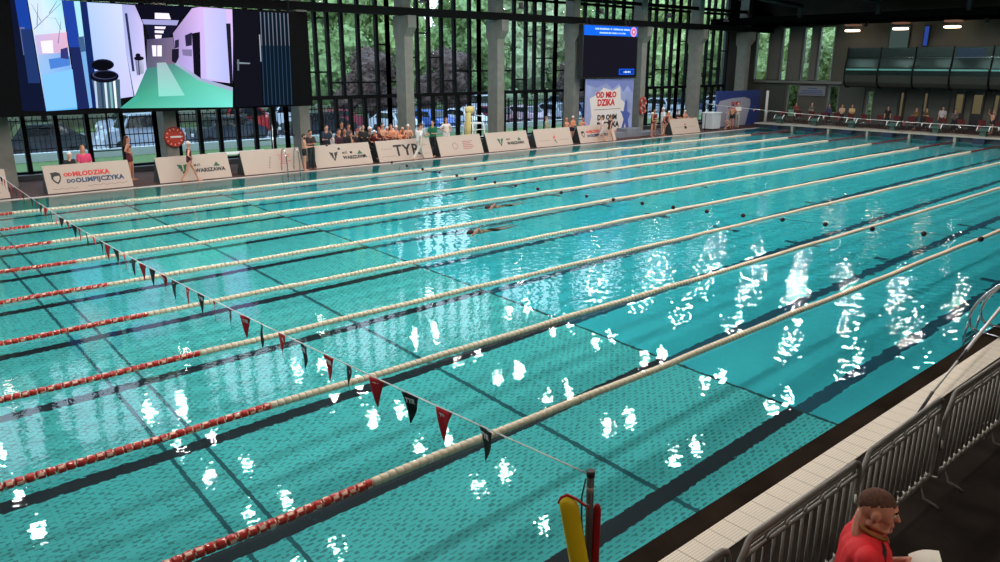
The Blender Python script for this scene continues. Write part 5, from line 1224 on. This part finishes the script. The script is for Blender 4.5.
for s in (1, -1):
    S_, E_, *_ = Jm['a%d' % s]; N_ = Jm['N']
    a0 = N_+Vector((.06, s*.07, -.02)); a1 = S_+Vector((.07, s*.0, .03)); a2 = S_+(E_-S_)*.7+Vector((.04, s*.07, .0))
    L1 = [a0+(a1-a0)*t/8 for t in range(9)]+[a1+(a2-a1)*t/8 for t in range(1, 9)]
    strip('shoulder_stripe', L1, .013, mat('stripe_black', (24, 16, 18), .7), man)
def lany(bm):
    pass
L2 = [Jm['N']+Vector((.02+.09*t/8, .06-.05*t/8, -.0-.3*t/8)) for t in range(9)]
strip('lanyard', L2, .007, mat('lanyard_dark', (40, 44, 40), .7), man, .006)
def mhair(bm):
    F = head_frame(Jm); H = Jm['H']
    ellipsoid(bm, H+F @ Vector((-.012, 0, .036)), (.0948, .072, .0838), F, 24, 18); ellipsoid(bm, H+F @ Vector((-.048, 0, .03)), (.062, .06, .06), F, 24, 18)
hm_ = fuse(mhair, .006, 2)
for v in hm_.vertices: v.co += Vector((noise.noise(v.co*60), noise.noise(v.co*60+Vector((9, 0, 0))), noise.noise(v.co*60+Vector((0, 9, 0)))))*.0016
ho = link('hair', hm_, man); ho.data.materials.append(mat('cropped_hair', (96, 64, 50), .95, var=.3, vscale=60))
F = head_frame(Jm); H = Jm['H']
for s in (1, -1):
    bm = bmesh.new(); ellipsoid(bm, H+F @ Vector((.076, s*.032, .008)), (.0125, .0125, .0115), F); e_ = obj('eye', bm, mat('eye_white', (225, 215, 205), .25), man)
    bm = bmesh.new(); ellipsoid(bm, H+F @ Vector((.0855, s*.0325, .008)), (.005, .0055, .0055), F); obj('iris', bm, mat('iris', (50, 36, 26), .2), e_)
    bm = bmesh.new(); tube(bm, [H+F @ Vector((.093, s*.014, .032)), H+F @ Vector((.093, s*.03, .036)), H+F @ Vector((.082, s*.05, .03))], .0045, 6); obj('eyebrow', bm, mat('brow', (70, 46, 36), .9), man)
bm = bmesh.new(); tube(bm, [H+F @ Vector((.0905, -.02, -.0695)), H+F @ Vector((.0935, 0, -.0695)), H+F @ Vector((.0905, .02, -.0695))], .003, 6); obj('mouth', bm, mat('lips', (140, 70, 62), .6), man)
def mtr(bm): p_hips(bm, Jm, 1.18, .016); p_leg(bm, Jm, .016, 'trouser')
mt = link('trousers', fuse(mtr, .01, 3), man); mt.data.materials.append(mat('dark_trousers', (34, 34, 40), .8))
for s in (1, -1):
    h_, k_, a_, heel, toe = Jm[s]
    sm = fuse(lambda bm: [capsule(bm, heel, toe, .046, .038), capsule(bm, a_+Vector((0, 0, -.02)), heel, .042, .046)], .008, 2); o = link('shoe', sm, man); o.data.materials.append(mat('shoe_dark', (24, 24, 26), .5))
# papers held in both hands
hl, hr = Jm['a1'], Jm['a-1']
mid = (hl[3]+hr[3])*.5+Vector((.05, 0, .02))
pw_ = man.matrix_basis @ mid
bm = bmesh.new(); n = 8; g = []
for i in range(n+1):
    row = []
    for j in range(3): row.append(bm.verts.new(((i/n-.5)*.17, (j/2-.5)*.22, .018*math.sin(i/n*PI)+.006*j)))
    g.append(row)
for i in range(n):
    for j in range(2): bm.faces.new((g[i][j], g[i+1][j], g[i+1][j+1], g[i][j+1]))
pp = obj('paper_sheets', bm, mat('paper', (236, 228, 214), .7)); s = pp.modifiers.new('s', 'SOLIDIFY'); s.thickness = .004
pp.location = pw_; pp.rotation_euler = (0, math.radians(-22), math.radians(-62)); tag(pp, 'white paper sheets held by the man in the red polo shirt', 'papers')

# ---------------------------------------------------------------- ceiling lamps (twin fittings hung from the trusses)
LZ = 8.0
M_FIX = mat('lamp_housing', (60, 60, 62), .5)
b_ = bmesh.new(); cyl(b_, (0, 0, .03), .2, .05, 14, r2=.2); cyl(b_, (0, 0, .08), .12, .22, 12); HM = newmesh('housing', b_, M_FIX)
b_ = bmesh.new(); cyl(b_, (0, 0, .3), .012, 1.0, 6); SM = newmesh('stem', b_, M_DARK)
ld = bpy.data.lights.new('lamp_light', 'AREA'); ld.shape = 'DISK'; ld.size = .3; ld.color = (1.0, .96, .92); ld.energy = 64
ld.cycles.is_caustics_light = True
LX = [2.5, 8.35, 14.25, 20.2, 26.05, 32.0, 37.9, 43.8]
LYs = [3.4, 6.3, 9.2, 12.1, 15.1, 18.0, 20.8, 23.9]
for x in LX:
    for y in LYs:
        for dx in (0, 1.15):
            r = empty('ceiling_lamp', (x+dx, y, LZ)); tag(r, 'round pendant lamp among the rows hung over the water', 'lamp', 'ceiling lamps over the pool')
            link('housing', HM, r); link('stem', SM, r)
            lo = bpy.data.objects.new('light', ld); COL.objects.link(lo); lo.parent = r
# weaker lamps over the deck behind the blocks and over the near deck
ld2 = bpy.data.lights.new('deck_light', 'AREA'); ld2.shape = 'DISK'; ld2.size = .4; ld2.color = (1.0, .9, .78); ld2.energy = 14
for x, y in ((53.5, 6), (53.5, 13), (53.5, 20), (53.5, 26), (6.2, -4.6), (7.5, -3.2), (13.5, -3.2), (20, -3.2)):
    r = empty('ceiling_lamp', (x, y, 6.6)); tag(r, 'dim pendant lamp over the deck', 'lamp', 'deck lamps'); link('housing', HM, r); link('stem', SM, r)
    lo = bpy.data.objects.new('light', ld2); COL.objects.link(lo); lo.parent = r
ld3 = bpy.data.lights.new('man_fill_light', 'AREA'); ld3.shape = 'DISK'; ld3.size = .5; ld3.color = (1.0, .9, .78); ld3.energy = 85  # added lamp with no known fitting, brightens the man's face and shirt
r = empty('ceiling_lamp', (4.2, -5.6, 5.6)); tag(r, 'added fill lamp, out of view, brightening the man in red', 'lamp'); link('housing', HM, r); link('stem', SM, r)
lo = bpy.data.objects.new('light', ld3); COL.objects.link(lo); lo.parent = r
for x in (4, 10, 16, 22, 28, 34, 40, 46):                    # row over the far deck
    r = empty('ceiling_lamp', (x+.5, 25.9, 6.9)); tag(r, 'pendant lamp over the far deck between two columns', 'lamp', 'far deck lamps'); link('housing', HM, r); link('stem', SM, r)
    lo = bpy.data.objects.new('light', ld2); COL.objects.link(lo); lo.parent = r
for o in recv: o.cycles.is_caustics_receiver = True

# ---------------------------------------------------------------- sky
wd = bpy.data.worlds.new('sky'); S.world = wd; wd.use_nodes = True; nt = wd.node_tree
bg = nt.nodes['Background']; bg.inputs[1].default_value = 6.0
tc = nt.nodes.new('ShaderNodeTexCoord'); sp = nt.nodes.new('ShaderNodeSeparateXYZ'); nt.links.new(tc.outputs['Generated'], sp.inputs[0])
rp = nt.nodes.new('ShaderNodeValToRGB'); rp.color_ramp.elements[0].position = 0; rp.color_ramp.elements[0].color = (.85, .92, 1, 1); rp.color_ramp.elements[1].position = .6; rp.color_ramp.elements[1].color = (.55, .75, 1, 1)
nt.links.new(sp.outputs[2], rp.inputs[0]); nt.links.new(rp.outputs[0], bg.inputs[0])

vs = S.view_settings; vs.view_transform = 'Standard'; vs.look = 'None'; vs.exposure = 0.0; vs.gamma = 1.0; vs.use_curve_mapping = False
S.cycles.max_bounces = 8; S.cycles.transparent_max_bounces = 16; S.cycles.sample_clamp_indirect = 4; S.cycles.sample_clamp_direct = 0
S.cycles.caustics_reflective = False; S.cycles.caustics_refractive = True
S.cycles.use_denoising = True
